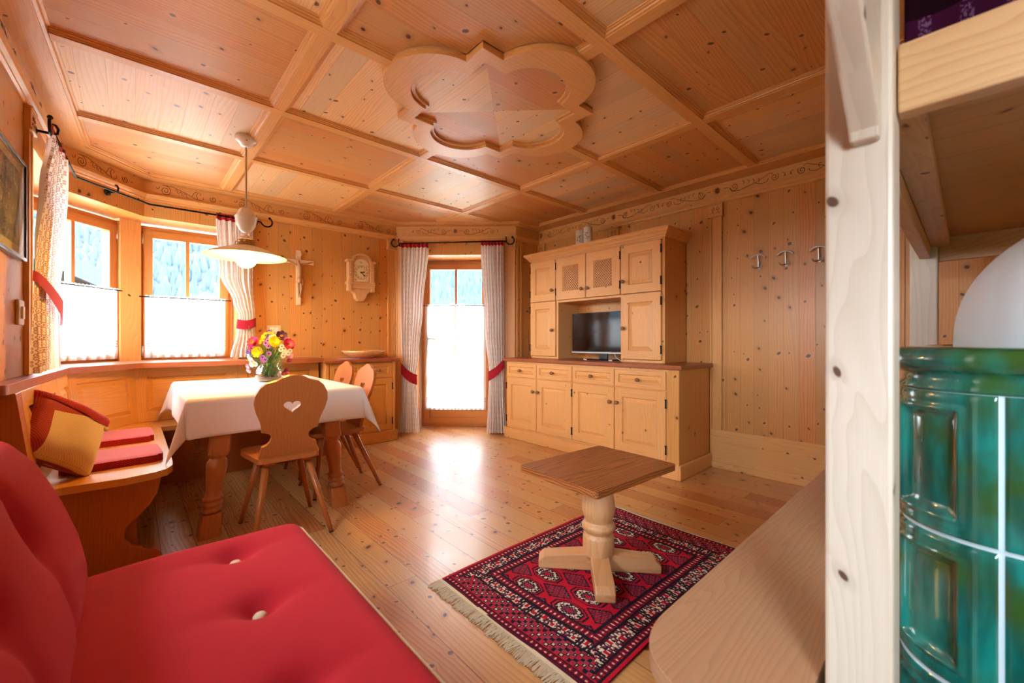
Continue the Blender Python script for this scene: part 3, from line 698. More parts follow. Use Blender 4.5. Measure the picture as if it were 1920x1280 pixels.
def curtain(name, label, P, dirv, nrmv, ztop, zbot, L, Rr, nf=7, amp=.022, fab=1.1, ztie=None, tie=None, band=.06, ampb=None, uoff=0, twist=0):
    """L(z), Rr(z): left/right offsets along dirv from P; folds grow where it is gathered"""
    root = thing(name, label, 'curtain', (0, 0, 0)); P = Vector((*P, 0)); dv = Vector((*dirv, 0)).normalized(); nv = Vector((*nrmv, 0)).normalized()
    def fn(u, v, extra=0):
        z = ztop + (zbot-ztop)*v; l, r = L(z), Rr(z); w = r-l
        a = (ampb or amp)*(.45 + .55*v) if ztie is None else amp*(.5+.5*min(1, abs(z-ztie)/.4))
        x = l + w*u; ph = u*nf*2*pi
        off = a*sin(ph+.5*sin(3*v+1)) + .35*a*sin(ph*2.3+4*v)
        belly = 0
        return P + dv*x + nv*(off + extra) + Z_*z
    mb = MB(); mb.o = (0, 0); mb.grid(lambda u, v: fn(u, v), 90, 70, uvfn=lambda u, v: (uoff+u*fab, v*(ztop-zbot)))
    o = mb.build('panel', CURT, root)
    hb = MB(); hb.grid(lambda u, v: P + dv*(L(ztop)+(Rr(ztop)-L(ztop))*u) + nv*(amp*.45*sin(u*nf*2*pi+.4)+.35*amp*.45*sin(u*nf*4.6*pi)+.003) + Z_*(ztop+.055-.06*v), 80, 4, uvfn=lambda u, v: (u*fab, v*.06)); hb.build('heading_band', REDTIE, root)
    if tie:
        zL, zR, hh = tie; h0, h1 = hh if isinstance(hh, tuple) else (hh, hh); tb = MB(); N = 40
        # a band that wraps the front of the gathered cloth and is drawn up to its hook
        def tf(u, v):
            z = zL + (zR-zL)*u - .02*sin(pi*u) + ((h0+(h1-h0)*u)*(.5-v)); zc = min(max(z, zbot+.05), ztop); l, r = L(zc), Rr(zc)
            x = l-.012 + (r-l+.024)*u; bul = (amp*1.35+.012)*sin(pi*min(1, max(0, u)))**.45 if 0 < u < 1 else 0
            return P + dv*x + nv*(bul) + Z_*(z)
        tb.grid(tf, N, 6, uvfn=lambda u, v: (u*.3, v*h1)); tb.build('tieback', REDTIE, root)
    return root
def lerp_table(T):
    T = sorted(T)
    def f(z):
        if z <= T[0][0]: return T[0][1]
        for (a, x), (b, y) in zip(T, T[1:]):
            if z <= b:
                t = (z-a)/(b-a); t = t*t*(3-2*t); return x+(y-x)*t
        return T[-1][1]
    return f
# 1: left wall curtain, drawn toward its hook
dl = (B[0]-A[0], B[1]-A[1]); nl = nrm(A, B); nl = (-nl[0], -nl[1])
P0 = along(A, B, SY(3.2), -.075)
curtain('patterned_curtain', 'cream curtain with red flowers hanging nearest the framed picture on the left wall', P0, dl, nl, 2.20, .945,
        lerp_table([(.94, -.29), (1.3, -.29), (1.5, -.26), (1.9, -.10), (2.2, .10)]), lerp_table([(.94, .36), (1.2, .40), (1.34, .42), (1.6, .50), (2.2, .62)]), nf=4, amp=.018, fab=.62, ztie=1.33, tie=(1.40, 1.25, (.05, .13)), uoff=.03)
# 2: right side of the bay
d2 = (D[0]-C[0], D[1]-C[1]); n2 = nrm(C, D); n2 = (-n2[0], -n2[1]); P0 = along(C, D, 0, -.075)
curtain('patterned_curtain', 'cream curtain with red flowers tied back on the wall beside the crucifix', P0, d2, n2, 2.20, .945,
        lerp_table([(.94, .60), (1.20, .655), (1.33, .665), (1.45, .62), (1.7, .52), (2.2, .49)]), lerp_table([(.94, .81), (1.22, .79), (1.35, .79), (1.6, .775), (2.2, .78)]), nf=6, amp=.018, fab=1.0, ztie=1.27, tie=(1.255, 1.275, .085), uoff=.05)
# 3,4: garden door
d3 = (E[0]-D[0], E[1]-D[1]); n3 = nrm(D, E); n3 = (-n3[0], -n3[1]); P0 = along(D, E, 0, -.08)
curtain('patterned_curtain', 'cream curtain with red flowers on the left of the garden door', P0, d3, n3, 2.19, .02,
        lerp_table([(.02, .055), (.5, .085), (.8, .095), (1.3, .085), (2.2, .075)]), lerp_table([(.02, .30), (.35, .28), (.66, .26), (.95, .295), (1.5, .345), (2.2, .41)]), nf=7, amp=.02, fab=1.15, ztie=.72, tie=(.78, .64, .12), uoff=.0)
curtain('patterned_curtain', 'cream curtain with red flowers on the right of the garden door', P0, d3, n3, 2.21, .02,
        lerp_table([(.02, 1.085), (.3, 1.10), (.70, 1.115), (1.2, 1.07), (2.2, 1.02)]), lerp_table([(.02, 1.315), (.5, 1.29), (.8, 1.285), (2.2, 1.285)]), nf=7, amp=.02, fab=1.15, ztie=.72, tie=(.68, .84, .11), uoff=.07)
def rod(label, pts, r=.008, finial=(True, True), br=()):
    root = thing('curtain_rod', label, 'curtain rod', (0, 0, 0)); MB().tube(pts, r, n=8).build('bar', IRON, root)
    for e, (a, b) in ((finial[0], (pts[0], pts[1])), (finial[1], (pts[-1], pts[-2]))):
        if not e: continue
        a, b = Vector(a), Vector(b); d = (a-b).normalized(); L = [a]
        for k in range(15):
            t = -pi*.80 + 1.12*pi*k/14; L.append(a + d*(.055+.05*cos(t)*(1-.2*k/14)) + Z_*(.01+.05*sin(t)*(1-.15*k/14)))
        f = MB(); f.tube(L, .007, n=8); f.lathe([(0, -.013), (.009, -.009), (.013, 0), (.009, .009), (0, .013)], L[-1], 8); f.build('finial', IRON, root)
    for c, n_ in br:
        b = MB(); c = Vector(c); n_ = Vector(n_).normalized(); w_ = c - n_*.072
        b.tube([w_, c], .007); M = Vector((0, 0, 1)).rotation_difference(n_).to_matrix(); b.lathe([(.026, 0), (.026, .006), (.0, .012)], w_ , 14, rot=M)
        b.tube([c, c+n_*.012+Z_*.004, c+n_*.016+Z_*.03, c+Z_*.05+n_*.006, c+Z_*.052-n_*.008], .006); b.build('bracket', IRON, root)
    return root
zr = 2.235
k0 = along(A, B, SY(3.36), -.08); kB = offv(1, -.08); kC = offv(2, -.08); k1 = along(C, D, .84, -.08)
nBC = nrm(B, C); mid = along(B, C, LBC*.5, -.08)
rod('black wrought iron rod bending round the bay windows', [(*k0, zr), (*kB, zr), (*kC, zr), (*k1, zr)], br=[((*mid, zr), (-nBC[0], -nBC[1], 0)), ((*along(A, B, SY(3.4), -.08), zr), (*nl, 0)), ((*along(C, D, .80, -.08), zr), (*n2, 0))])
rod('black wrought iron rod above the garden door', [(*along(D, E, .07, -.085), 2.235), (*along(D, E, 1.31, -.085), 2.255)], br=[((*along(D, E, .06, -.085), 2.235), (*n3, 0)), ((*along(D, E, 1.315, -.085), 2.255), (*n3, 0))])
def cafe(label, i, s0, s1, t, ztop, zbot, nf=9, parts=1):
    p, q = RING[i], RING[(i+1) % 7]; d = Vector((q[0]-p[0], q[1]-p[1], 0)).normalized(); nn = Vector((*nrm(p, q), 0)); L = (s1-s0)/parts
    root = thing('cafe_curtain', label, 'curtain', (0, 0, 0))
    for k in range(parts):
        mb = MB(); a = s0+L*k+.004*k; ph0 = rr(0, 6)
        def fn(u, v):
            z = ztop+(zbot-ztop)*v; x = a+(L-.008)*u; o = .010*sin(u*nf*2*pi+ph0+.6*sin(2*v))*(.6+.6*v) + .006*sin(u*nf*5.1*pi+ph0)
            c = along(p, q, x, t+o); zz = z + (.006*sin(u*nf*4*pi)*(1-v)**12)
            return (c[0], c[1], zz)
        mb.grid(fn, 70, 24, uvfn=lambda u, v: (u*L*1.4, (ztop-zbot)*(1-v))); mb.build('voile', SHEER, root)
    r = MB(); r.tube([(*along(p, q, s0-.03, t-.004), ztop-.012), (*along(p, q, s1+.03, t-.004), ztop-.012)], .005)
    for e in (s0-.03, s1+.03): r.lathe([(0, -.009), (.009, 0), (0, .009)], (*along(p, q, e, t-.004), ztop-.012), 8)
    r.build('cafe_rod', IRON, root)
    n = int((s1-s0)/.028); sc = MB()
    for k in range(n):
        x = s0+(s1-s0)*(k+.5)/n; c = along(p, q, x, t-.004); sc.lathe([(.0, -.008), (.009, -.004), (.010, .003), (0, .01)], (*c, ztop-.004), 6)
    sc.build('scallop_edge', SHEER, root); return root
cafe('white voile half curtain in the slanted left bay window', 1, s1b+.09, s1c-.11, WT-.05, 1.535, .945)
cafe('white voile half curtain in the bay window behind the table', 2, s2c+.125, .60, WT-.05, 1.50, .945)
cafe('white voile half curtain in the bay window hidden by the left curtain', 0, SY(3.36), proj_s(0, Bw)-.09, WT-.05, 1.53, .945)
cafe('tall pair of white voile half curtains on the garden door', 3, .275, 1.05, TH-.125, 1.55, .225, nf=7, parts=2)
# ------------------------------------------------------------------ helpers for joinery
def WB(loc, rz=0):
    m = MB(); m.T = (Matrix.Translation(Vector(loc)) @ Matrix.Rotation(rz, 4, 'Z')).inverted(); return m
def framed(mb, o, ex, ez, en, w, h, fw, th=.02, raised=True, grain=None, field=True, flat=False):
    """frame-and-panel leaf: o = lower corner on the front plane, ex across, ez up, en outward"""
    o, ex, ez, en = map(vec, (o, ex, ez, en)); P = lambda a, b, d: o + ex*a + ez*b + en*d
    if field and not flat: R = [(0, -.003), (.003, 0), (fw, 0), (fw+.006, -.013), (fw+.010, -.014), (fw+.010+.028, -.002)] if raised else [(0, -.003), (.003, 0), (fw, 0), (fw+.007, -.010)]
    else: R = [(0, -.003), (.003, 0), (fw, 0), (fw+.008, -.009)]
    fl = ex.cross(ez).dot(en) < 0; grain = grain or ez
    for k in range(len(R)-1):
        (a, da), (b, db) = R[k], R[k+1]
        for side in range(4):
            if side % 2 == 0 or k != 1 or True: pass
            q = {0: [P(a, a, da), P(w-a, a, da), P(w-b, b, db), P(b, b, db)], 1: [P(w-a, a, da), P(w-a, h-a, da), P(w-b, h-b, db), P(w-b, b, db)],
                 2: [P(w-a, h-a, da), P(a, h-a, da), P(b, h-b, db), P(w-b, h-b, db)], 3: [P(a, h-a, da), P(a, a, da), P(b, b, db), P(b, h-b, db)]}[side]
            if k == 1:   # stiles run full height, rails between them
                q = {0: [P(b, a, 0), P(w-b, a, 0), P(w-b, b, 0), P(b, b, 0)], 2: [P(w-b, h-a, 0), P(b, h-a, 0), P(b, h-b, 0), P(w-b, h-b, 0)],
                     1: [P(w-a, a, 0), P(w-a, h-a, 0), P(w-b, h-a, 0), P(w-b, a, 0)], 3: [P(a, h-a, 0), P(a, a, 0), P(b, a, 0), P(b, h-a, 0)]}[side]
                mb.piece()
            if fl: q = q[::-1]
            mb.face(q, (ex if side % 2 == 0 else ez) if k <= 2 else grain)
    mb.piece(); a, d = R[-1]
    if field:
        q = [P(a, a, d), P(w-a, a, d), P(w-a, h-a, d), P(a, h-a, d)]; mb.face(q[::-1] if fl else q, grain)
    S = [P(0, 0, -.003), P(w, 0, -.003), P(w, h, -.003), P(0, h, -.003)]; T = [P(0, 0, -th), P(w, 0, -th), P(w, h, -th), P(0, h, -th)]
    for k in range(4):
        q = [S[k], T[k], T[(k+1) % 4], S[(k+1) % 4]]; mb.face(q[::-1] if fl else q, ez)
    if field: q = T[::-1]; mb.face(q[::-1] if fl else q, grain)
    return mb
KN = [(.010, 0), (.008, .008), (.009, .012), (.0165, .019), (.0188, .026), (.0155, .034), (.007, .037), (0, .0375)]
def knob(parent, loc, p, n):
    mb = WB(loc); M = Z_.rotation_difference(vec(n)).to_matrix(); mb.lathe(KN, p, 14, rot=M); return mb.build('knob', W['knob'], parent)
def hinge(parent, loc, p, ax=(0, 0, 1), l=.055):
    mb = WB(loc); p = vec(p); mb.tube([p - Z_*l/2, p + Z_*l/2], .006, n=8)
    for s_ in (-1, 1): mb.lathe([(.0, -.008), (.008, -.004), (.008, .004), (0, .008)], p + Z_*(s_*l*.55), 8)
    return mb.build('hinge', IRON, parent)

# ------------------------------------------------------------------ long low cabinet with drawers, and the hutch on it
LC = (3.47, 2.55, 0); CX0 = 3.177
lc = thing('low_cabinet', 'long pale pine cabinet with four drawers and four doors under the television', 'cabinet', LC)
m = WB(LC); m.box((CX0+.004, 1.548, .10), (3.742, 3.57, .868)); m.build('carcass', W['cab'], lc)
m = WB(LC); m.box((CX0+.012, 1.533, .10), (3.743, 1.55, .868)); m.box((CX0-.001, 1.533, .10), (CX0+.012, 1.630, .868)); m.build('side_panel', W['side'], lc, bevel=.003)
m = WB(LC); m.box((CX0-.022, 1.511, 0), (3.741, 1.533, .118), 'x'); m.box((CX0-.022, 1.533, 0), (CX0, 3.592, .118), 'y'); m.build('plinth', W['cab'], lc, bevel=.006)
m = WB(LC); m.box((3.142, 1.50, .868), (3.743, 3.606, .902), 'y'); m.build('top_board', W['top'], lc, bevel=.006, seg=3)
cols = [(1.640, 2.118), (2.126, 2.600), (2.608, 3.082), (3.090, 3.555)]
for k, (a, b) in enumerate(cols):
    m = WB(LC); framed(m, (CX0-.012, b, .695), (0, -1, 0), Z_, (-1, 0, 0), b-a, .152, .038, grain=Y_); dw = m.build('drawer', W['cab'], lc); knob(dw, LC, (CX0-.016, (a+b)/2, .768), (-1, 0, 0))
    m = WB(LC); framed(m, (CX0-.012, b, .135), (0, -1, 0), Z_, (-1, 0, 0), b-a, .550, .075); d_ = m.build('door', W['cab'], lc)
    left = k in (0, 2); y = b-.032 if left else a+.032; knob(d_, LC, (CX0-.012, y, .555), (-1, 0, 0))
    yh = a-.002 if left else b+.002
    for z in (.22, .59): hinge(d_, LC, (CX0-.014, yh, z))
UX = 3.35; UC = (3.55, 2.55, .902)
uc = thing('hutch', 'tall pale pine hutch with two lattice doors standing on the low cabinet', 'cabinet', UC)
m = WB(UC); m.box((UX+.012, 1.742, .903), (3.742, 1.764, 1.995)); m.box((UX+.002, 1.742, .903), (UX+.012, 1.770, 1.995)); m.build('side_panel', W['side'], uc, bevel=.003)
m = WB(UC); m.box((UX+.004, 3.330, .903), (3.742, 3.352, 1.995)); m.build('side_panel', W['side'], uc, bevel=.003)
m = WB(UC)
m.box((UX, 2.148, .903), (3.70, 2.172, 1.995)); m.box((UX, 2.940, .903), (3.70, 2.966, 1.995)); m.box((UX, 2.172, 1.500), (3.70, 2.940, 1.522), 'y')
for a, b in ((1.764, 2.148), (2.966, 3.330)): m.box((UX+.002, a, .903), (3.70, b, .925), 'y'); m.box((UX+.03, a, .925), (3.69, b, 1.98))
m.box((UX+.06, 2.172, 1.522), (3.69, 2.94, 1.98)); m.box((UX, 1.764, 1.972), (3.70, 3.33, 1.995), 'y'); m.build('carcass', W['cab'], uc, bevel=.002)
m = WB(UC); m.box((3.70, 1.764, .903), (3.738, 3.33, 1.995)); m.build('back_panel', W['wall'], uc)
m = WB(UC); prof = [(0, 1.985), (.010, 1.985), (.014, 1.995), (.024, 2.002), (.030, 2.018), (.050, 2.034), (.058, 2.046), (.058, 2.062), (0, 2.062)]
m.sweep(prof, [(3.741, 1.742), (UX, 1.742), (UX, 3.352), (3.741, 3.352)]); m.box((UX, 1.742, 2.03), (3.741, 3.352, 2.058), 'y'); m.build('crown_moulding', W['cab'], uc)
leaf = [(1.770, 2.166, 1.526, 1.968, 'r', 0), (1.770, 2.166, .930, 1.520, 'r', 0), (2.176, 2.566, 1.526, 1.968, 'r', 1), (2.574, 2.962, 1.526, 1.968, 'l', 1), (2.972, 3.346, 1.526, 1.968, 'l', 0), (2.972, 3.346, .930, 1.520, 'l', 0)]
for a, b, z0, z1, hs, lat in leaf:
    m = WB(UC); w_, h_ = b-a, z1-z0; framed(m, (UX-.014, b, z0), (0, -1, 0), Z_, (-1, 0, 0), w_, h_, .078 if not lat else .088, field=not lat)
    d_ = m.build('lattice_door' if lat else 'door', W['cab'], uc)
    if lat:
        g = WB(UC); fw = .094; u0, u1, v0, v1 = a+fw, b-fw, z0+fw, z1-fw; pit = .027
        for sgn in (1, -1):
            # diagonal slats clipped to the opening
            cmin = v0 - (u1 if sgn > 0 else -u0); cmax = v1 - (u0 if sgn > 0 else -u1); c = cmin
            while c < cmax:
                ua, ub = u0, u1; f = lambda u: sgn*u + c
                if sgn > 0: ua = max(u0, v0-c); ub = min(u1, v1-c)
                else: ua = max(u0, c-v1); ub = min(u1, c-v0)
                if ub-ua > .012:
                    p, q = Vector((UX-.008 + (.004 if sgn > 0 else 0), ua, f(ua))), Vector((UX-.008 + (.004 if sgn > 0 else 0), ub, f(ub))); d = (q-p).normalized(); nx = Vector((1, 0, 0)); g.obox((p+q)/2, d*((q-p).length/2), d.cross(nx)*.0038, nx*.003, d)
                c += pit
        g.build('lattice', W['cab'], d_, weld=False)
        k_ = WB(UC); k_.box((UX+.02, u0-.01, v0-.01), (UX+.024, u1+.01, v1+.01)); k_.build('backing_sheet', plain('dark_lattice_backing', '#140b05', .9), d_)  # near-black sheet set behind the lattice holes
    ky = b-.034 if hs == 'r' else a+.034
    knob(d_, UC, (UX-.016, ky, z0+.11 if z0 > 1.2 and not lat else (z0+.09 if lat else z0+.28)), (-1, 0, 0))
    hy = a-.001 if hs == 'r' else b+.001
    for z in (z0+.09, z1-.08): hinge(d_, UC, (UX-.016, hy, z))
# television in the niche
TV = (3.50, 2.47, .903); tv = thing('television', 'black flat television on a small stand in the hutch niche', 'television', TV, 0)
m = WB(TV); m.box((3.475, 2.092, .975), (3.50, 2.852, 1.385)); m.build('casing', BLACKP, tv, bevel=.004)
m = WB(TV); m.box((3.471, 2.100, .993), (3.4755, 2.844, 1.379)); m.build('screen', BLACKG, tv)
m = WB(TV); m.box((3.466, 2.092, .968), (3.50, 2.852, .984)); m.build('bottom_trim', SILVER, tv, bevel=.003)
m = WB(TV); m.box((3.49, 2.42, .915), (3.51, 2.52, 1.05)); m.build('neck', BLACKP, tv, bevel=.003)
m = WB(TV); m.box((3.40, 2.30, .903), (3.58, 2.64, .915)); m.build('stand', BLACKG, tv, bevel=.003)
for y_ in (2.30, 2.60): m = WB(TV); m.box((3.395, y_, .9035), (3.401, y_+.04, .913)); m.build('stand_foot', SILVER, tv)
m = WB(TV); m.tube([(3.50, 2.36, 1.0), (3.51, 2.33, .93), (3.50, 2.28, .908), (3.45, 2.24, .907), (3.46, 2.20, .907)], .0035, n=6); m.build('cable', WHITEP, tv)
# two decorated candles on top
def candle(y, x, h, label):
    L = (x, y, 2.062); t = thing('pillar_candle', label, 'candle', L, 0, 'candles on the hutch')
    m = MB(); m.lathe([(.0, 0), (.041, 0), (.043, .004), (.043, h-.006), (.039, h), (.0, h-.004)], (0, 0, 0), 28); m.build('wax', plain('white_wax', '#d9d2c6', .5, Subsurface_Weight=.0), t)
    m = MB(); m.tube([(0, 0, h-.005), (0, .001, h+.008)], .0014, n=6); m.build('wick', BLACKP, t)
    m = MB(); rs = random.Random(int(y*100))
    for k in range(14):
        a = pi + .35 + rs.uniform(-.45, .45); z = h*.5 + rs.uniform(-.032, .032); c = Vector((.0432*cos(a), .0432*sin(a), z)); n = Vector((cos(a), sin(a), 0)); t_ = Vector((-sin(a), cos(a), 0)); f = rs.uniform(0, pi)
        e1 = t_*cos(f)+Z_*sin(f); e2 = t_*-sin(f)+Z_*cos(f); mi = rs.randrange(3)
        m.face([c+n*.0008-e1*.009, c+n*.0008+e2*.004, c+n*.0008+e1*.009, c+n*.0008-e2*.004], Z_, mi)
    m.build('pressed_flowers', [plain('ink_%d' % k, c_, .8) for k, c_ in enumerate(('#2b2f52', '#b07a3a', '#5d4a34'))], t, weld=False)
candle(2.705, 3.42, .168, 'white pillar candle with dark flower motif, left of the pair on the hutch'); candle(2.605, 3.42, .185, 'white pillar candle with flower motif, right of the pair on the hutch')

# ------------------------------------------------------------------ small sideboard under the clock
SB = (1.80, 4.44, 0); sb = thing('sideboard', 'golden pine corner sideboard with drawers under the wall clock', 'cabinet', SB)
m = WB(SB); m.box((1.425, 4.296, .10), (2.15, 4.598, .872)); m.build('carcass', W['bench'], sb)
for x_ in (2.128, 1.42): m = WB(SB); m.box((x_, 4.283, .10), (x_+.032, 4.596, .872)); m.build('side_panel', W['bench'], sb, bevel=.003)
m = WB(SB); m.box((1.41, 4.262, 0), (2.18, 4.598, .115), 'x'); m.build('plinth', W['bench'], sb, bevel=.006)
m = WB(SB); m.box((1.395, 4.245, .872), (2.20, 4.599, .902), 'x'); m.build('top_board', W['top'], sb, bevel=.005)
for a, b in ((1.46, 1.788), (1.796, 2.124)):
    m = WB(SB); framed(m, (a, 4.284, .700), X_, Z_, (0, -1, 0), b-a, .160, .045, grain=X_); dw = m.build('drawer', W['bench'], sb); knob(dw, SB, ((a+b)/2, 4.28, .78), (0, -1, 0))
    m = WB(SB); framed(m, (a, 4.284, .128), X_, Z_, (0, -1, 0), b-a, .560, .062); d_ = m.build('door', W['bench'], sb); knob(d_, SB, (a+.03 if a > 1.6 else b-.03, 4.284, .56), (0, -1, 0))
    for z in (.22, .60): hinge(d_, SB, (b+.001 if a > 1.6 else a-.001, 4.279, z))
m = MB(); m.T = None; rs = [(1.56, 4.30), (2.13, 4.27), (2.17, 4.52), (1.60, 4.56)]
m.prism(rs, lambda u, v, w: (u, v, w), .9022, .9055); tag(m.build('table_runner', REDTIE), 'red cloth under the wooden bowl on the corner sideboard', 'cloth')
BL = (1.86, 4.42, .9056)
m = MB(); m.lathe([(0, 0), (.085, 0), (.10, .004), (.16, .030), (.205, .062), (.225, .084), (.219, .086), (.195, .066), (.15, .036), (.09, .014), (0, .010)], (0, 0, 0), 40)
tag(m.build('wooden_bowl', W['cab'], loc=BL), 'shallow pale wooden bowl standing on a red cloth', 'bowl')

# ------------------------------------------------------------------ corner bench
CB_L = (.0, 3.6, 0); cbn = thing('corner_bench', 'built-in pine corner bench with panelled back under the bay windows', 'bench', CB_L)
def lx(y, o): return lw(y) + o
# seat board
sp = [(-.305, 2.70), (-.27, 2.675), (-.225, 2.69), (-.16, 2.685), (-.02, 2.675), (.085, 2.70), (.135, 2.735), (.160, 2.80), (.165, 2.9), (.165, 4.08), (1.395, 4.03), (1.395, 4.40), (.03, 4.43), (-.262, 3.98)]
m = WB(CB_L); m.prism(sp, lambda u, v, w: (u, v, w), .418, .452, g=Y_); m.build('seat', W['bench'], cbn, bevel=.011, seg=3)
# scrolled end board
ep = [(-.40, 0), (.115, 0), (.108, .04), (.085, .062), (.05, .068), (.035, .088), (.0, .105), (-.022, .135), (-.025, .17), (-.008, .205), (.03, .24), (.07, .285), (.1, .34), (.112, .417), (-.40, .417)]
m = WB(CB_L); m.prism(ep, lambda u, v, w: (u, w, v), 2.745, 2.775, g=Z_); m.build('end_board', W['alder'], cbn, bevel=.006)
# sloped end of the back
m = WB(CB_L); m.prism([(lw(2.6)+.004, .45), (-.292, .45), (-.345, .885), (lw(2.6)+.004, .885)], lambda u, v, w: (u, w, v), 2.60, 2.70, g=Z_); m.prism([(lw(2.6)+.004, .0), (-.33, .0), (-.33, .45), (lw(2.6)+.004, .45)], lambda u, v, w: (u, w, v), 2.62, 2.70, g=Z_); m.build('end_panel', W['alder'], cbn, bevel=.004)
# backs: (foot point, foot point, top set-back), one framed leaf each
def back(p, q, n, z0=.452, z1=.884, lean=.05, panels=1):
    p, q = Vector((*p, z0)), Vector((*q, z0)); d = (q-p); L = d.length; d.normalize(); n = Vector((*n, 0)).normalized(); h = hypot(z1-z0, lean); up = (Z_*(z1-z0) - n*lean).normalized(); nn = d.cross(up)
    if nn.dot(n) < 0: nn = -nn
    m = WB(CB_L); w = L/panels
    for k in range(panels): framed(m, p + d*(w*k+.0005), d, up, nn, w-.001, h, .075, th=.022, grain=d)
    return m.build('back_panel', W['bench'], cbn)
back((-.300, 2.702), (-.262, 3.95), (1, -.03), lean=.045, panels=3)
back((-.278, 3.935), (.062, 4.437), (.83, -.56), lean=.05, panels=1)
back((.015, 4.412), (1.392, 4.37), (-.03, -1), lean=.05, panels=2)
m = WB(CB_L); m.box((-.30, 2.80, 0), (.02, 4.10, .417), 'y'); m.box((-.2, 4.16, 0), (1.39, 4.36, .417), 'x'); m.build('base', W['alder'], cbn)

# seat pads and cushion on the bench
def pad(label, c, hx, hy, rz, th=.042):
    m = MB()
    def sf(u, v): return None
    n = 20
    def f(i, j, top):
        x, y = -1+2*i/n, -1+2*j/n; e = max(abs(x), abs(y)); cr = (1-abs(x)**8)*(1-abs(y)**8)
        k = 1 - .03*(abs(x)**10)*(abs(y)**10)*4
        return (x*hx*k, y*hy*k, (th*.86 + .007*cr) if top else .0)
    m.grid(lambda u, v: f(u*n, v*n, True), n, n, uvfn=lambda u, v: (u*2*hx, v*2*hy))
    m.grid(lambda u, v: f(v*n, u*n, False), n, n, uvfn=lambda u, v: (u*2*hx, v*2*hy))
    R = [(i, 0) for i in range(n)] + [(n, j) for j in range(n)] + [(i, n) for i in range(n, 0, -1)] + [(0, j) for j in range(n, 0, -1)]
    for k in range(len(R)):
        a, b = R[k], R[(k+1) % len(R)]; q = [f(*a, False), f(*b, False), f(*b, True), f(*a, True)]; s0, s1 = k*.02, (k+1)*.02
        m.face(q, Z_, 1, False, [(s0, 0), (s1, 0), (s1, th), (s0, th)])
    return tag(m.build('seat_pad', [REDPAD, REDDOT], loc=c, rz=rz, bevel=.006, seg=3), label, 'cushion', 'red bench seat pads')
pad('red dotted seat pad under the cushion at the near end of the bench', (-.072, 3.09, .4525), .195, .175, .06)
pad('red dotted seat pad behind the cushion on the bench', (-.072, 3.72, .4525), .180, .19, .03)
def mk_pillow():
    s = NT('pillow_red_and_cream'); u, v = s.uv()     # u,v in -1..1 over the face
    # cream field is a four-sided patch, the rest red with pin dots
    def side(a, b):   # >0 on the inner side of the line a->b
        return s.M('SUBTRACT', s.M('MULTIPLY', s.M('SUBTRACT', v, a[1]), b[0]-a[0]), s.M('MULTIPLY', s.M('SUBTRACT', u, a[0]), b[1]-a[1]))
    Q = [(-.45, -1.3), (1.4, -1.3), (1.4, .62), (.85, .52), (-.62, .42)]
    f = None
    for k in range(len(Q)):
        t = s.M('GREATER_THAN', side(Q[k], Q[(k+1) % len(Q)]), 0.0); f = t if f is None else s.M('MULTIPLY', f, t)
    def dots(step, r):
        a, b = s.M('DIVIDE', s.M('ADD', u, v), step), s.M('DIVIDE', s.M('SUBTRACT', u, v), step); fa, fb = s.M('SUBTRACT', s.M('FRACT', a), .5), s.M('SUBTRACT', s.M('FRACT', b), .5)
        return s.ss(s.M('SQRT', s.M('ADD', s.M('MULTIPLY', fa, fa), s.M('MULTIPLY', fb, fb))), r+.05, r-.05)
    red = s.mix(dots(.062, .13), lin('#9c1428'), lin('#dcae92')); cr = s.mix(dots(.062, .13), lin('#e6cfa4'), lin('#8a4a40'))
    s.bsdf(s.mix(f, red, cr), .9, Sheen_Weight=.2); return s.m
pl = thing('throw_pillow', 'red and cream dotted cushion with a button leaning on the bench back', 'cushion', (-.245, 2.905, .655))
pm = MB(); a_ = .172
def pf(u, v, sg):
    x, y = -1+2*u, -1+2*v; t = max(0, (1-x**4)*(1-y**4))**.55; k = 1-.11*(1-abs(x)**2)*abs(y)**4 - .0; k2 = 1-.11*(1-abs(y)**2)*abs(x)**4
    return (x*a_*k2, y*a_*k, sg*(.085*t) + .006*sin(5*x+2*y)*t)
pm.grid(lambda u, v: pf(u, v, 1), 36, 36, uvfn=lambda u, v: (-1+2*u, -1+2*v)); pm.grid(lambda u, v: pf(1-u, v, -1), 36, 36, uvfn=lambda u, v: (-2.0-u*.1, -1+2*v))
PO = pm.build('pillow_cover', mk_pillow(), pl)
fm = MB()
def ff(u, v):   # the buttoned flap lies over the upper part of the face
    x, y = -1+2*u, .97-(.62 - .42*abs(2*u-1.35)*.6)*v; p = pf((x+1)/2, (y+1)/2, 1); return (p[0], p[1], p[2]+.004+.006*sin(pi*v))
fm.grid(ff, 30, 8, uvfn=lambda u, v: (u*.4, v*.2)); fm.build('flap', REDDOT, pl)
b = MB(); q = pf(.9, .68, 1); b.lathe([(0, 0), (.011, .002), (.013, .007), (.009, .012), (0, .013)], (q[0], q[1], q[2]), 12); b.build('button', BUTTON, pl)
n = Vector((.62, -.55, .42)).normalized(); e1 = Vector((.66, .52, -.72)); e1 = (e1 - n*e1.dot(n)).normalized(); e2 = n.cross(e1)
pl.rotation_mode = 'QUATERNION'; pl.rotation_quaternion = Matrix((e1, e2, n)).transposed().to_quaternion()

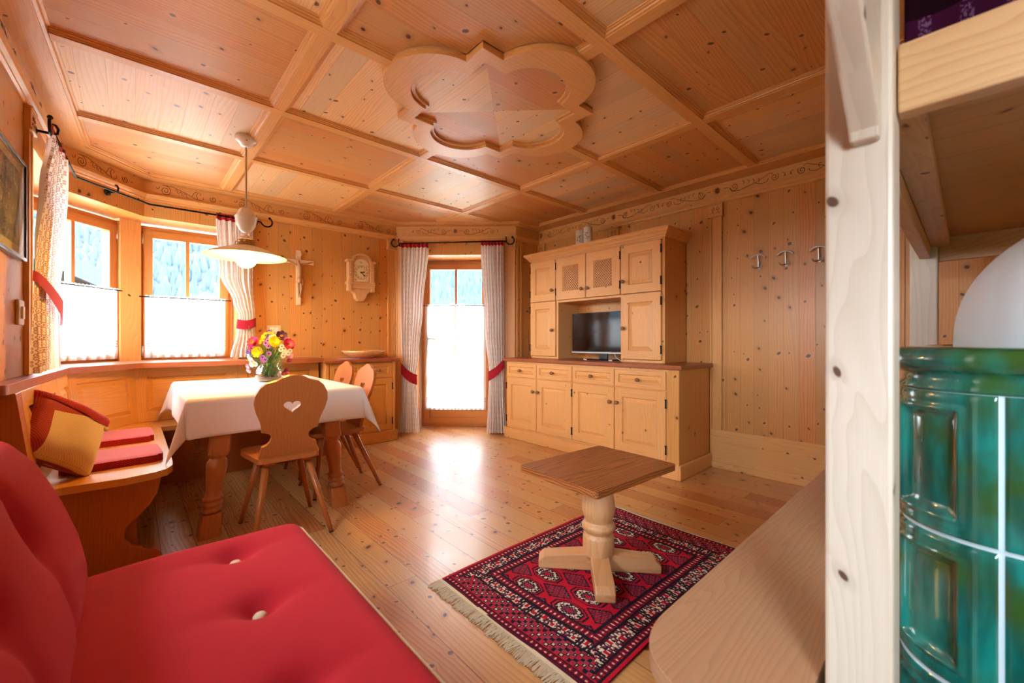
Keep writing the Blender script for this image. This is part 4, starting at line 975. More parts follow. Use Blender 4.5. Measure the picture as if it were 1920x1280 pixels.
# ------------------------------------------------------------------ dining table, cloth, chairs
TB = (.725, 3.58, 0); TR = radians(-.8); tab = thing('dining_table', 'sturdy dining table with turned splayed legs under a white cloth', 'table', TB, TR)
hx, hy = .475, .675
m = MB(); m.box((-hx, -hy, .735), (hx, hy, .768), 'y'); m.build('tabletop', W['alder'], tab, bevel=.006)
m = MB(); m.box((-.36, -.56, .63), (.36, -.53, .735), 'x'); m.box((-.36, .53, .63), (.36, .56, .735), 'x'); m.box((-.36, -.53, .63), (-.33, .53, .735), 'y'); m.box((.33, -.53, .63), (.36, .53, .735), 'y'); m.build('apron', W['alder'], tab)
def sq(mb, h, z0, z1, h1=None, c=.008):
    h1 = h1 or h; a = [(-h+c, -h), (h-c, -h), (h, -h+c), (h, h-c), (h-c, h), (-h+c, h), (-h, h-c), (-h, -h+c)]; b = [(x*h1/h, y*h1/h) for x, y in a]; mb.piece()
    for k in range(8): p, q = a[k], a[(k+1) % 8]; r, s_ = b[k], b[(k+1) % 8]; mb.face([(*p, z0), (*q, z0), (*s_, z1), (*r, z1)], Z_)
    mb.face([(*p, z0) for p in a][::-1], X_); mb.face([(*p, z1) for p in b], X_)
for sx, sy in ((-1, -1), (1, -1), (-1, 1), (1, 1)):
    m = MB(); tx, ty, bx_, by_ = {(-1, -1): (-.305, -.60, -.395, -.70), (1, -1): (.285, -.59, .31, -.735), (-1, 1): (-.31, .56, -.36, .64), (1, 1): (.29, .56, .33, .64)}[sx, sy]
    S = Matrix.Identity(4); S[0][2] = (tx-bx_)/.735; S[1][2] = (ty-by_)/.735; S[0][3] = bx_; S[1][3] = by_; m.T = S
    sq(m, .05, .455, .734, .048); sq(m, .052, 0, .125, .05)
    m.lathe([(.040, .125), (.047, .132), (.050, .142), (.046, .152), (.040, .156), (.046, .162), (.050, .172), (.046, .184), (.040, .188), (.044, .192), (.0525, .203), (.043, .213), (.038, .222), (.040, .26), (.047, .32), (.0525, .375), (.051, .400), (.040, .416), (.037, .424), (.048, .432), (.0515, .443), (.049, .455)], (0, 0, 0), 28)
    m.build('leg', W['alder'], tab)
cl = MB(); ox, oy, ov = hx+.012, hy+.012, .215; NU, NV = 84, 100
def cf(u, v):
    X, Y = (-1+2*u)*(ox+ov), (-1+2*v)*(oy+ov); ex, ey = max(0, abs(X)-ox), max(0, abs(Y)-oy); sx, sy = (1 if X > 0 else -1), (1 if Y > 0 else -1)
    x, y = min(abs(X), ox), min(abs(Y), oy); m_ = min(ex, ey); r_ = hypot(ex, ey); drop = r_*(1+.10*(m_/(r_+1e-9)))
    if ex > 0 and ey > 0:
        ph = atan2(ey, ex); o_ = r_*(.05+.36*sin(2*ph)**1.4); p2 = pi/4 + (ph-pi/4)*.75; return (sx*(x + .007 + o_*cos(p2)), sy*(y + .007 + o_*sin(p2)), .7715 - drop*.985)
    # near a corner the hanging cloth swings outward and folds
    cx_, cy_ = max(0, 1-(ox-abs(X))/.16) if abs(X) < ox else 1, max(0, 1-(oy-abs(Y))/.16) if abs(Y) < oy else 1
    fl = .16*ex*cy_**2 + .16*ey*cx_**2
    wv = .006*sin(9*Y+sx)*min(1, ex/.1)+.006*sin(10*X+sy)*min(1, ey/.1)
    edge = .007
    return (sx*(x + .16*m_ + fl*(1 if ex > 0 else 0) + (edge if ex > 0 else 0) + (wv if ex > 0 and ey == 0 else 0) + (.05*ex)), sy*(y + .16*m_ + fl*(1 if ey > 0 else 0) + (edge if ey > 0 else 0) + (wv if ey > 0 and ex == 0 else 0) + .05*ey), .7715 - drop*.985)
cl.grid(cf, NU, NV, uvfn=lambda u, v: (u*1.4, v*1.8))
co = cl.build('tablecloth', LINEN, loc=TB, rz=TR); s_ = co.modifiers.new('thick', 'SOLIDIFY'); s_.thickness = .0012; s_.offset = 1; tag(co, 'white linen tablecloth hanging over the dining table', 'tablecloth')
hem = None

BK = [(x*.93, z*1.05) for x, z in [(.165, 0), (.155, .04), (.148, .068), (.125, .076), (.108, .092), (.100, .112), (.104, .130), (.120, .144), (.138, .150), (.153, .152), (.155, .18), (.165, .215), (.185, .26), (.198, .31), (.193, .355), (.170, .395), (.140, .418), (.108, .425), (.088, .430), (.055, .447), (.025, .456), (0, .458)]]
def heart(cx, cy, w, h, n=36):
    P = []
    for k in range(n):
        t = 2*pi*k/n; P.append((cx + w/2*sin(t)**3, cy + h*(13*cos(t)-5*cos(2*t)-2*cos(3*t)-cos(4*t))/29))
    return P
def make_chair(label):
    t = thing('dining_chair', label, 'chair', (0, 0, 0), 0, 'alpine board chairs at the table')
    so = [(-.155, -.185), (.155, -.185), (.205, .10), (.195, .165), (.15, .195), (-.15, .195), (-.195, .165), (-.205, .10)]
    P = []
    for i in range(len(so)): P += roundc(so, i, .03, 4)
    m = MB(); m.prism(P, lambda u, v, w: (u, v, w), .424, .452, g=Y_); m.build('seat', W['alder'], t, bevel=.007, seg=3)
    m = MB()
    for x in (-.095, .095): m.box((x-.03, -.15, .400), (x+.03, .15, .4245), 'y')
    m.build('seat_batten', W['alder'], t, bevel=.004)
    out = BK + [(-x, z) for x, z in BK[-2::-1]]; a = radians(15); y0 = -.150
    m = MB(); m.prism([out, heart(0, .302, .086, .068)], lambda u, v, w: (u, y0 - v*sin(a) + w*cos(a), .448 + v*cos(a) + w*sin(a)), -.011, .011, g=Z_); m.build('backrest', W['alder'], t, bevel=.004)
    for sx in (-1, 1):
        for sy in (-1, 1):
            top = Vector((.105*sx, .115*sy, .410)); ft = Vector((.195*sx, .185 if sy > 0 else -.285, 0)); m = MB(); d = (top-ft)
            m.tube([ft+d*.012, ft+d*.5, top], .018, n=8, rad=[.0125, .0165, .0205]); m.build('leg', W['alder'], t)
            f = MB(); f.tube([ft, ft+d*.014], .0128, n=8); f.build('foot_pad', BLACKP, t)
    return t
ch = make_chair('alder board chair with heart cut-out standing nearest, its back to the viewer')
ch.location = (.672, 2.765, 0); ch.rotation_euler = (0, 0, radians(-3))
dup(ch, (1.125, 3.225, 0), radians(88), 'alder board chair with heart cut-out on the far side, nearer of two by the sideboard')
dup(ch, (1.165, 3.76, 0), radians(91), 'alder board chair with heart cut-out on the far side, closest to the sideboard')
# ------------------------------------------------------------------ red sofa along the left wall
SO = (.0, .6, 0); so = thing('sofa', 'red upholstered daybed with cream buttons in the left foreground', 'sofa', SO)
BX, BYs = .235, [1.51, 1.18, .85, .52, .19, -.14]
m = WB(SO)
x0, x1, y0, y1, zt = -.125, .452, -.62, 1.655, .452
def dim(x, y):
    h = 0
    for by_ in BYs:
        dx, dy = x-BX, y-by_; r = hypot(dx, dy); h -= .034*exp(-(r/.045)**2) + .010*exp(-(r/.12)**2)
        # soft pulled folds running from button to edge
        h -= .006*exp(-(dy/.03)**2)*exp(-((abs(dx)-.05)/.12)**2)*(1 if dx < .25 else 0)
    return h
def sf(u, v):
    x, y = x0+(x1-x0)*u, y0+(y1-y0)*v; ex, ey = min(x1-x, .06), min(y1-y, .06)
    rd = .05; h = 0
    for e in (ex, ey):
        if e < rd: h -= rd - sqrt(max(0, rd*rd-(rd-e)**2))
    h = max(h, -.05); cro = .010*(1-(2*u-1)**2)
    return (x, y, zt + h*.7 + cro + dim(x, y))
m.grid(sf, 64, 240, uvfn=lambda u, v: (u*.58, v*2.27))
for A_, B_ in (((x1, y0), (x1, y1)), ((x1, y1), (x0, y1))):
    N = 40
    for k in range(N):
        a, b = k/N, (k+1)/N; p = (A_[0]+(B_[0]-A_[0])*a, A_[1]+(B_[1]-A_[1])*a); q = (A_[0]+(B_[0]-A_[0])*b, A_[1]+(B_[1]-A_[1])*b)
        zp, zq = zt-.035+dim(*p), zt-.035+dim(*q)
        n = (1, 0) if A_[0] == B_[0] else (0, 1)
        for (z0a, o0), (z1a, o1) in zip([(0, 0), (-.03, .008), (-.07, .008), (-.115, 0)], [(-.03, .008), (-.07, .008), (-.115, 0), (-.12, -.02)]):
            m.face([(p[0]+n[0]*o0, p[1]+n[1]*o0, zp+z0a), (p[0]+n[0]*o1, p[1]+n[1]*o1, zp+z1a), (q[0]+n[0]*o1, q[1]+n[1]*o1, zq+z1a), (q[0]+n[0]*o0, q[1]+n[1]*o0, zq+z0a)], Z_, 0, True)
sc_ = m.build('seat_cushion', RED, so)
for by_ in BYs:
    b = WB(SO); z = zt + .010*(1-(2*(BX-x0)/(x1-x0)-1)**2) + dim(BX, by_); b.lathe([(.0, -.004), (.013, 0), (.0165, .006), (.012, .012), (0, .014)], (BX, by_, z+.001), 18); b.build('button', BUTTON, sc_)
pp = WB(SO); L = [(x1+.002, y, sf(1, (y-y0)/(y1-y0))[2]+.002) for y in [y0+k*(y1-y0-.03)/60 for k in range(61)]]; L += [(x1-.005, y1-.008, L[-1][2]), (x1-.03, y1+.001, L[-1][2])] + [(x1-.03-k*.05, y1+.002, sf((x1-.03-k*.05-x0)/(x1-x0), 1)[2]+.002) for k in range(1, 11)]
pp.tube(L, .0062, n=8); pp.build('piping', PIPING, sc_)
bk = WB(SO); BB = [(1.33-.33*k, .70) for k in range(6)]
def bf(u, v):
    # section from seat up over the top to the wall side; v 0..1
    y = y0+(y1-y0)*u
    P = [(-.085, .425), (-.098, .50), (-.12, .58), (-.155, .68), (-.195, .78), (-.235, .84), (-.29, .875), (-.36, .865), (-.43, .82)]
    t = v*(len(P)-1); i = min(int(t), len(P)-2); f = t-i; x, z = P[i][0]*(1-f)+P[i+1][0]*f, P[i][1]*(1-f)+P[i+1][1]*f
    d = 0
    for by_, bz in BB:
        r = hypot(y-by_, (z-bz)*.9); d -= .045*exp(-(r/.05)**2)+.014*exp(-(r/.13)**2)
        d -= .020*exp(-((y-by_)/.030)**2)*exp(-((z-bz-.14)/.12)**2)   # vertical pull between the lobes
        d -= .012*exp(-((y-by_)/.030)**2)*exp(-((z-bz+.15)/.1)**2)
    bul = .022*(1-(2*min(1, v*1.25)-1)**2 if v < .8 else 0); e = y1-y; rd = .075
    if e < rd: d -= (rd-sqrt(max(0, rd*rd-(rd-e)**2)))*.9
    if z > .84: d *= .6
    n = Vector((.9, 0, .35)).normalized(); return (x+n.x*(d+bul), y, z+n.z*(d+bul))
bk.grid(bf, 240, 48, uvfn=lambda u, v: (u*2.27, v*.7))
L = [bf(1, v/20) for v in range(21)]
for p, q in zip(L, L[1:]): bk.face([p, q, (lw(1.6)+.01, y1-.02, q[2]), (lw(1.6)+.01, y1-.02, p[2])][::-1], Z_, 0, True)
bo = bk.build('back_cushion', RED, so)
for by_, bz in BB:
    b = WB(SO); best = min(((abs(bf((by_-y0)/(y1-y0), k/100)[2]-bz), k/100) for k in range(60)), key=lambda t: t[0])[1]; p = bf((by_-y0)/(y1-y0), best)
    b.lathe([(0, -.004), (.013, 0), (.0165, .006), (.012, .012), (0, .014)], p, 18, rot=Z_.rotation_difference(Vector((.93, 0, .36))).to_matrix()); b.build('button', BUTTON, bo)
m = WB(SO); m.box((-.438, -.60, .12), (.43, 1.63, .335), 'y'); m.box((-.42, -.60, .335), (-.16, 1.63, .42), 'y'); m.build('base', W['alder'], so, bevel=.006)
for y in (-.5, 1.52):
    for x in (-.36, .36): m = WB(SO); m.box((x-.03, y-.03, 0), (x+.03, y+.03, .12)); m.build('leg', W['alder'], so, bevel=.004)

# ------------------------------------------------------------------ rug
RX0, RX1, RY0, RY1 = 1.05, 2.335, .775, 1.632
C_RED, C_BUR, C_NAV, C_CRE, C_ROS = [lin(c) for c in ('#b4152d', '#5a1128', '#1d1522', '#d9ccb4', '#86475a')]
rsd = random.Random(11)
def gul(x, y, a, b):
    """stepped octagon medallion, |x|<a, |y|<b -> colour or None"""
    ax, ay = abs(x)/a, abs(y)/b; o = max(ax, ay, (ax+ay)/1.42)
    if o > 1: return None
    if o > .90: return C_NAV
    if o > .80: return C_RED
    if o > .70: return C_NAV
    q = int(floor(x/.0065)) ; r = int(floor(y/.0075))
    if o > .42: return C_CRE if ((q*q+r) % 3 != 0 and (abs(q)+abs(r)) % 4 != 1) else C_NAV
    if o > .18: return C_NAV if (q+r) % 2 else C_ROS
    return C_RED
def diamond(x, y, a, b):
    o = abs(x)/a+abs(y)/b
    if o > 1: return None
    if o > .86: return C_NAV
    q, r = int(floor((x+y*.6)/.006)), int(floor((x-y*.6)/.006))
    return (C_NAV, C_ROS, C_BUR, C_RED)[(q*q+2*r) % 4]
def hourglass(s, t, w, h, dark=True):
    """border tile along s (period w), across t in 0..h"""
    k = floor(s/w); f = s/w-k; g = t/h
    tri = abs(f-.5)*2
    if g < .06 or g > .94: return C_NAV
    up = (k % 2 == 0); gg = g if up else 1-g
    if tri < gg*.92:
        if tri > gg*.72: return C_NAV
        return C_RED if (abs(gg-.62) < .17 and tri < .3) else (C_CRE if gg < .8 else C_BUR)
    q = int(floor(s/.007)+2*floor(t/.007)); return (C_NAV, C_BUR, C_NAV, C_ROS, C_NAV, C_CRE)[q % 6]
def guard(s, t, h):
    g = t/h
    if g < .14 or g > .86: return C_NAV
    f = (s/.022) % 1; d = abs(f-.5)+abs(g-.5)*.9
    return C_CRE if d < .17 else (C_RED if d < .34 else C_BUR)
def lattice_(s, t):
    a, b = ((s+t)/.034) % 1, ((s-t)/.034) % 1
    if a < .16 or b < .16: return C_RED
    d = abs(a-.58)+abs(b-.58)
    return C_CRE if d < .20 and int(floor((s+t)/.034)) % 2 else (C_NAV if d < .46 else C_ROS)
def rugcol(x, y):
    X, Y = x-RX0, y-RY0; LX, LY = RX1-RX0, RY1-RY0; ex, ey = min(X, LX-X), min(Y, LY-Y)
    if ey < .016: return C_RED
    if ex < .008: return C_BUR
    fx, fy = .225, .165
    if ex > fx and ey > fy:
        gx0, gx1 = RX0+fx+.035, RX1-fx-.035; st = (gx1-gx0)/6; cy = (RY0+RY1)/2
        if ex < fx+.006 or ey < fy+.006: return C_NAV
        for yy in (cy-.118, cy+.118):
            k = round((x-gx0)/st)
            if 0 <= k <= 6:
                c = gul(x-gx0-k*st, y-yy, .050, .083)
                if c: return c
        for yy in (cy-.236, cy, cy+.236):
            k = round((x-gx0)/st-.5)
            c = diamond(x-gx0-(k+.5)*st, y-yy, .052, .082)
            if c: return c
        return C_RED
    if ey < fy and (ex > ey*fx/fy or ex > fx):     # long sides
        t = ey
        if t < .050: return guard(x, t-.016, .034)
        if t < .118: return hourglass(x, t-.050, .052, .068)
        return guard(x+.01, t-.118, .047)
    t = ex                                         # wide woven ends
    if t < .035: return guard(y, t-.008, .027)
    if t < .042: return C_RED
    if t < .118: return lattice_(y, t)
    if t < .124: return C_NAV
    if t < .180: return hourglass(y, t-.124, .05, .056)
    return guard(y, t-.180, .045)
rg = thing('rug', 'red oriental rug with cream medallions and fringed ends under the pedestal table', 'rug', ((RX0+RX1)/2, (RY0+RY1)/2, 0), radians(0))
m = WB(((RX0+RX1)/2, (RY0+RY1)/2, 0)); st = .0046; nx_, ny_ = int((RX1-RX0)/st), int((RY1-RY0)/st)
def rz_(u, v): return .0085+.0006*sin(31*u+17*v)
def rp(u, v):
    x, y = RX0+(RX1-RX0)*u, RY0+(RY1-RY0)*v; return (x+.006*sin(7*v+1)*abs(2*u-1), y+.006*sin(5*u), rz_(u, v))
jit = {}
def rc(i, j):
    c = rugcol(RX0+(i+.5)*st, RY0+(j+.5)*st); f = rsd.uniform(.85, 1.12); return (c[0]*f, c[1]*f, c[2]*f)
m.grid(rp, nx_, ny_, colfn=rc, sm=True, uvfn=lambda u, v: (u*1.28, v*.86))
for a, b in (((0, 0), (1, 0)), ((1, 0), (1, 1)), ((1, 1), (0, 1)), ((0, 1), (0, 0))):
    for k in range(40):
        p = rp(a[0]+(b[0]-a[0])*k/40, a[1]+(b[1]-a[1])*k/40); q = rp(a[0]+(b[0]-a[0])*(k+1)/40, a[1]+(b[1]-a[1])*(k+1)/40)
        m.face([(p[0], p[1], 0), (q[0], q[1], 0), q, p], Z_, 0, False, None, C_BUR)
rug_o = m.build('pile', WOOL, rg)
fm = WB(((RX0+RX1)/2, (RY0+RY1)/2, 0)); fr_ = random.Random(5)
for x, d, l0 in ((RX0, -1, .058), (RX1, 1, .03)):
    fm.box((x-.002 if d > 0 else x-.012, RY0+.002, .001), (x+.012 if d > 0 else x+.002, RY1-.002, .008), 'y')
    n = 420
    for k in range(n):
        y = RY0+(RY1-RY0)*(k+.5)/n; l = l0*fr_.uniform(.65, 1.15); dy = fr_.uniform(-.014, .014) + .008*sin(k*.13); w = .0011
        P = [(x+d*.01, y, .006), (x+d*(.01+l*.5), y+dy*.6, .0055), (x+d*(.01+l), y+dy, .0022)]; fm.tube(P, w*1.5, n=4, cap=False)
o = fm.build('fringe', plain('cream_fringe', '#d3c4a6', .95), rg, weld=False); o['kind'] = 'stuff'

# ------------------------------------------------------------------ pedestal table on the rug
CT = (1.665, 1.205, .0095); CR = radians(-3); ct = thing('coffee_table', 'small square-topped pedestal table standing on the red rug', 'table', CT, CR)
m = MB(); P = []; q4 = [(-.30, -.235), (.30, -.235), (.30, .235), (-.30, .235)]
for i in range(4): P += roundc(q4, i, .02, 4)
m.prism(P, lambda u, v, w: (u, v, w), .462, .492, g=X_); m.build('tabletop', W['larch'], ct, bevel=.008, seg=3)
m = MB(); m.lathe([(.072, .06), (.074, .075), (.074, .150), (.071, .158), (.060, .166), (.060, .172), (.073, .182), (.079, .196), (.079, .206), (.072, .217), (.062, .223), (.062, .228), (.070, .245), (.078, .275), (.078, .305), (.072, .345), (.061, .390), (.057, .415), (.060, .430), (.070, .440), (.078, .447), (.078, .462)], (0, 0, 0), 40); m.build('column', W['ash'], ct)
for k in range(4):
    a = radians(45+90*k); d = Vector((cos(a), sin(a), 0)); t = Vector((-sin(a), cos(a), 0)); m = MB()
    pr = [(0, 0), (.285, 0), (.287, .010), (.287, .036), (.262, .058), (.0, .082)]; m.prism(pr, lambda u, v, w: tuple(d*u + t*w + Z_*v), -.042, .042, g=d); m.build('foot', W['ash'], ct, bevel=.006)

# ------------------------------------------------------------------ bench round the stove
OB = (1.8, .36, 0); ob = thing('stove_bench', 'pale smooth wooden bench with a rounded corner in the right foreground beside the stove', 'bench', OB)
m = WB(OB); q4 = [(.78, .206), (2.86, .206), (2.86, .515), (.78, .515)]
P = [q4[0], q4[1]] + roundc(q4, 2, .10, 8) + roundc(q4, 3, .21, 14)
m.prism(P, lambda u, v, w: (u, v, w), .380, .420, g=X_); m.build('seat', W['obench'], ob, bevel=.016, seg=4)
m = WB(OB); m.box((.93, .24, 0), (2.9, .44, .380), 'x'); m.build('base', W['obench'], ob)

# ------------------------------------------------------------------ sleeping platform over the stove
PF = (1.9, -.4, 0); pf_ = thing('sleeping_platform', 'pale timber sleeping platform on tall posts built over the green stove', 'platform', PF)
for x, y in ((1.0, .09), (2.87, .10), (1.0, -1.30), (2.87, -1.30)):
    m = WB(PF); m.box((x, y, 0), (x+.10, y+.10, CB-.0005)); m.build('post', W['post'], pf_, bevel=.007, seg=2)
m = WB(PF); m.box((1.035, -1.20, 1.515), (1.075, .088, 1.640), 'y'); m.build('rail', W['rail'], pf_, bevel=.004)
m = WB(PF); m.box((2.90, -1.20, 1.485), (2.94, .10, 1.640), 'y'); m.build('rail', W['rail'], pf_, bevel=.004)
m = WB(PF); m.box((1.10, .125, 1.50), (2.87, .165, 1.640), 'x'); m.build('rail', W['rail'], pf_, bevel=.004)
m = WB(PF); m.box((1.075, .06, 1.555), (2.90, .125, 1.598), 'x'); m.build('ledger', W['rail'], pf_, bevel=.003)
m = WB(PF); m.box((1.075, -1.20, 1.598), (2.90, .125, 1.622), 'y'); m.build('planks', wood('platform_planks', '#c79a66', '#a2733f', pw=.16, ks=(.2, .5), kprob=.3), pf_)
br_ = [(1.001, 1.46), (.975, 1.462), (.968, 1.478), (.884, 1.546), (.80, 1.605), (.72, 1.675), (.665, 1.76), (.64, 1.86), (.635, 1.97), (1.001, 1.97)]
m = WB(PF); m.prism(br_, lambda u, v, w: (u, w, v), .106, .149, g=Z_); m.build('brace', W['post'], pf_, bevel=.005)
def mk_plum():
    s = NT('loft_shade_plum_hem'); u, v = s.uv(); n = s.M('FRACT', s.M('DIVIDE', u, .06)); b = s.M('LESS_THAN', s.M('ABSOLUTE', s.M('SUBTRACT', n, .5)), .16)
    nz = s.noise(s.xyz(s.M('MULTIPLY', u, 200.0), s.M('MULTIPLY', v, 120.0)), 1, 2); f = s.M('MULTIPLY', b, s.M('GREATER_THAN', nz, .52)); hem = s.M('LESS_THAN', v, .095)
    c = s.mix(hem, lin('#1c0710'), s.mix(f, lin('#38102a'), lin('#6f4a6c'))); s.bsdf(c, .95, Specular_IOR_Level=.05); return s.m  # near-black field paints the loft's shade; the hem is patterned cloth
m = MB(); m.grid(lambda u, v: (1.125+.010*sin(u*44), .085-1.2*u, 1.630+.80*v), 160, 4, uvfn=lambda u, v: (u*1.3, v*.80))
o = m.build('loft_shade_sheet', mk_plum()); so_ = o.modifiers.new('t', 'SOLIDIFY'); so_.thickness = .002; tag(o, 'dark sheet standing for the shaded loft above the platform rail, with plum patterned hem', 'curtain')  # sheet added to keep the loft dark, shade put into its colour

# ------------------------------------------------------------------ tiled stove
SV = (1.72, -.38, 0); sv = thing('tiled_stove', 'green glazed tiled stove with white domed top at the right edge', 'stove', SV)
fx_, cy_, Rr_ = 1.25, -.045, .16
def outl(s, o=0):
    """point and outward normal at arc length s from the front joint"""
    if s <= 0: return (fx_-o, cy_+s), (-1, 0)
    if s <= Rr_*pi/2:
        a = pi - s/Rr_; return (fx_+Rr_+(Rr_+o)*cos(a), cy_+(Rr_+o)*sin(a)), (cos(a), sin(a))
    return (fx_+Rr_+s-Rr_*pi/2, cy_+Rr_+o), (0, 1)
ZB = [.065, .378, .685, .995]; arc = Rr_*pi/2; SBn = [-.75, -.5, -.25, 0, arc, arc+.25, arc+.5]
def relief(s, z):
    k = max(i for i in range(len(SBn)-1) if s >= SBn[i]-1e-9) if s < SBn[-1] else len(SBn)-2
    j = max(i for i in range(3) if z >= ZB[i]-1e-9) if z < ZB[-1] else 2
    a, b = s-SBn[k], SBn[k+1]-s; c, d = z-ZB[j], ZB[j+1]-z; e = min(a, b, c, d)
    if e < .0045: return -.004, 1
    h = -.003*max(0, 1-(e-.0045)/.006)
    mx, mz = .055, .036; i_ = min(a-mx, b-mx, c-mz, d-mz)
    h += .007*exp(-((i_-.004)/.006)**2)
    if i_ > .006: h -= .010*min(1, (i_-.006)/.02)**.7
    if i_ < -.008: h += .003
    return h, 0
ss_ = sorted(set([round(-.75+.01*k, 4) for k in range(55)] + [round(-.2+.0042*k, 4) for k in range(130)] + [arc+.25, arc+.5])); zs_ = [.065+.93*k/190 for k in range(191)]
m = WB(SV); V = [[None]*len(zs_) for _ in ss_]; MI = [[0]*len(zs_) for _ in ss_]
for i, s in enumerate(ss_):
    for j, z in enumerate(zs_):
        h, mi = relief(s, z); p, n = outl(s, h); V[i][j] = (p[0], p[1], z); MI[i][j] = mi
for i in range(len(ss_)-1):
    for j in range(len(zs_)-1):
        sm_ = (ss_[i]+ss_[i+1])/2; zm = (zs_[j]+zs_[j+1])/2; mi = relief(sm_, zm)[1]
        m.face([V[i][j], V[i][j+1], V[i+1][j+1], V[i+1][j]][::-1] if False else [V[i][j], V[i+1][j], V[i+1][j+1], V[i][j+1]][::-1], Z_, mi, True, [(ss_[i], zs_[j]), (ss_[i+1], zs_[j]), (ss_[i+1], zs_[j+1]), (ss_[i], zs_[j+1])][::-1])
m.build('tile_body', [GLAZE, GROUT], sv)
m = WB(SV); m.box((1.40, -.84, .05), (2.15, .095, .99)); m.box((1.30, -.84, .05), (1.40, .0, .99)); m.build('core', GLAZE, sv)
ol = [outl(s)[0] for s in [-.70, -.3] + [0 + arc*k/14 for k in range(15)] + [arc+.3, arc+.56]]; e_ = ol[-1]
ol2 = ol + [(e_[0]+.14, e_[1]-.05), (e_[0]+.2, e_[1]-.2), (e_[0]+.2, -.7), (e_[0], -.88), (1.45, -.88), (1.29, -.83)]
m = WB(SV); m.sweep([(-.06, .992), (.004, .992), (.006, 1.0), (-.004, 1.012), (-.006, 1.026), (.012, 1.034), (.024, 1.044), (.029, 1.058), (.026, 1.072), (.016, 1.082), (0, 1.086), (-.06, 1.086)], ol2, closed=True, sm=True)
m.prism([[(p[0], p[1]) for p in ol2]], lambda u, v, w: (u, v, w), 1.04, 1.084); m.build('rim', GLAZE, sv)
m = WB(SV); m.sweep([(-.05, 0), (.02, 0), (.02, .05), (.01, .064), (-.05, .064)], ol2, closed=True); m.build('plinth', GLAZE, sv)
m = WB(SV); dp = [(.385, 1.084), (.384, 1.10)] + [(.384*sqrt(max(0, 1-(t/16)**2.2)), 1.10+.345*t/16) for t in range(1, 17)]; m.lathe(dp, (1.70, -.355, 0), 64, cap=False); m.build('dome', PLASTER, sv)

# ------------------------------------------------------------------ pendant lamp over the table
LP = (.575, 3.30, CH); lp = thing('pendant_lamp', 'white enamel pendant lamp with porcelain counterweight hanging over the table', 'lamp', LP)
Lz = lambda z: z-CH
m = MB(); m.lathe([(.012, Lz(2.405)), (.03, Lz(2.41)), (.045, Lz(2.43)), (.06, Lz(2.442)), (.064, Lz(2.455)), (.064, 0)], (0, 0, 0), 30); cn = m.build('canopy', PORC, lp)
for a in range(3): b = MB(); b.lathe([(0, -.004), (.006, -.002), (.006, .004)], (.05*cos(a*2.1+.4), .05*sin(a*2.1+.4), Lz(2.436)), 8); b.build('screw', OLDBR, cn)
m = MB(); m.tube([(0, 0, Lz(2.41)), (0, 0, Lz(1.98))], .006, n=8); m.build('cord', plain('twisted_cord', '#c9b08c', .9), lp)
m = MB(); m.lathe([(0, Lz(1.825)), (.02, Lz(1.829)), (.040, Lz(1.845)), (.056, Lz(1.875)), (.063, Lz(1.905)), (.065, Lz(1.925)), (.068, Lz(1.929)), (.068, Lz(1.934)), (.064, Lz(1.937)), (.056, Lz(1.952)), (.045, Lz(1.975)), (.036, Lz(1.990)), (.010, Lz(1.992)), (0, Lz(1.985))], (0, 0, 0), 36); m.build('counterweight', PORC, lp)
m = MB(); m.tube([(0, 0, Lz(1.826)), (0, 0, Lz(1.80))], .005, n=8); m.lathe([(.043, Lz(1.778)), (.042, Lz(1.79)), (.034, Lz(1.803)), (.015, Lz(1.811)), (0, Lz(1.812))], (0, 0, 0), 24); m.build('socket_cap', ENAM, lp)
m = MB(); m.lathe([(.066, Lz(1.735)), (.064, Lz(1.742)), (.056, Lz(1.745)), (.052, Lz(1.752)), (.052, Lz(1.768)), (.055, Lz(1.776)), (.045, Lz(1.780)), (.030, Lz(1.781))], (0, 0, 0), 28, cap=False)
for a in range(3): c_, s_ = cos(a*2.09+.6), sin(a*2.09+.6); m.tube([(.05*c_, .05*s_, Lz(1.775)), (.062*c_, .062*s_, Lz(1.765)), (.066*c_, .066*s_, Lz(1.745)), (.075*c_, .075*s_, Lz(1.736))], .003, n=6)
m.build('gallery', OLDBR, lp)
m = MB(); pr = [(.062, 1.737), (.075, 1.734), (.11, 1.722), (.155, 1.705), (.20, 1.686), (.235, 1.669), (.2425, 1.663), (.244, 1.665)]; inn = [(.242, 1.6635), (.234, 1.6665), (.199, 1.683), (.154, 1.702), (.109, 1.719), (.074, 1.731), (.062, 1.734)]
m.lathe([(r, Lz(z)) for r, z in inn[::-1]] + [(r, Lz(z)) for r, z in pr[::-1]][:0], (0, 0, 0), 56, cap=False); m.lathe([(r, Lz(z)) for r, z in pr], (0, 0, 0), 56, cap=False); m.build('shade', ENAM, lp)
m = MB(); m.lathe([(0, -.063)] + [(.063*sin(t*pi/14), -.063*cos(t*pi/14)) for t in range(1, 12)] + [(.028, .062), (.02, .085), (.0, .087)], (0, 0, Lz(1.652)), 32); m.build('bulb', emis('warm_lamp_glow', '#ffbd4e', 64), lp)
# ------------------------------------------------------------------ things on the back wall
dB = Vector((D[0]-C[0], D[1]-C[1], 0)).normalized(); nB = Vector((-nrm(C, D)[0], -nrm(C, D)[1], 0))
def bwp(x, out=0, z=0):
    t = (x-C[0])/(D[0]-C[0]); return Vector((x, C[1]+(D[1]-C[1])*t, z)) + nB*out
def frame_T(loc, ex, en): # local x across, y outward, z up
    return Matrix(((ex.x, en.x, 0, loc[0]), (ex.y, en.y, 0, loc[1]), (ex.z, en.z, 1, loc[2]), (0, 0, 0, 1)))
def hang(root, ex, en): root.rotation_euler = (0, 0, atan2(ex.y, ex.x)); return root
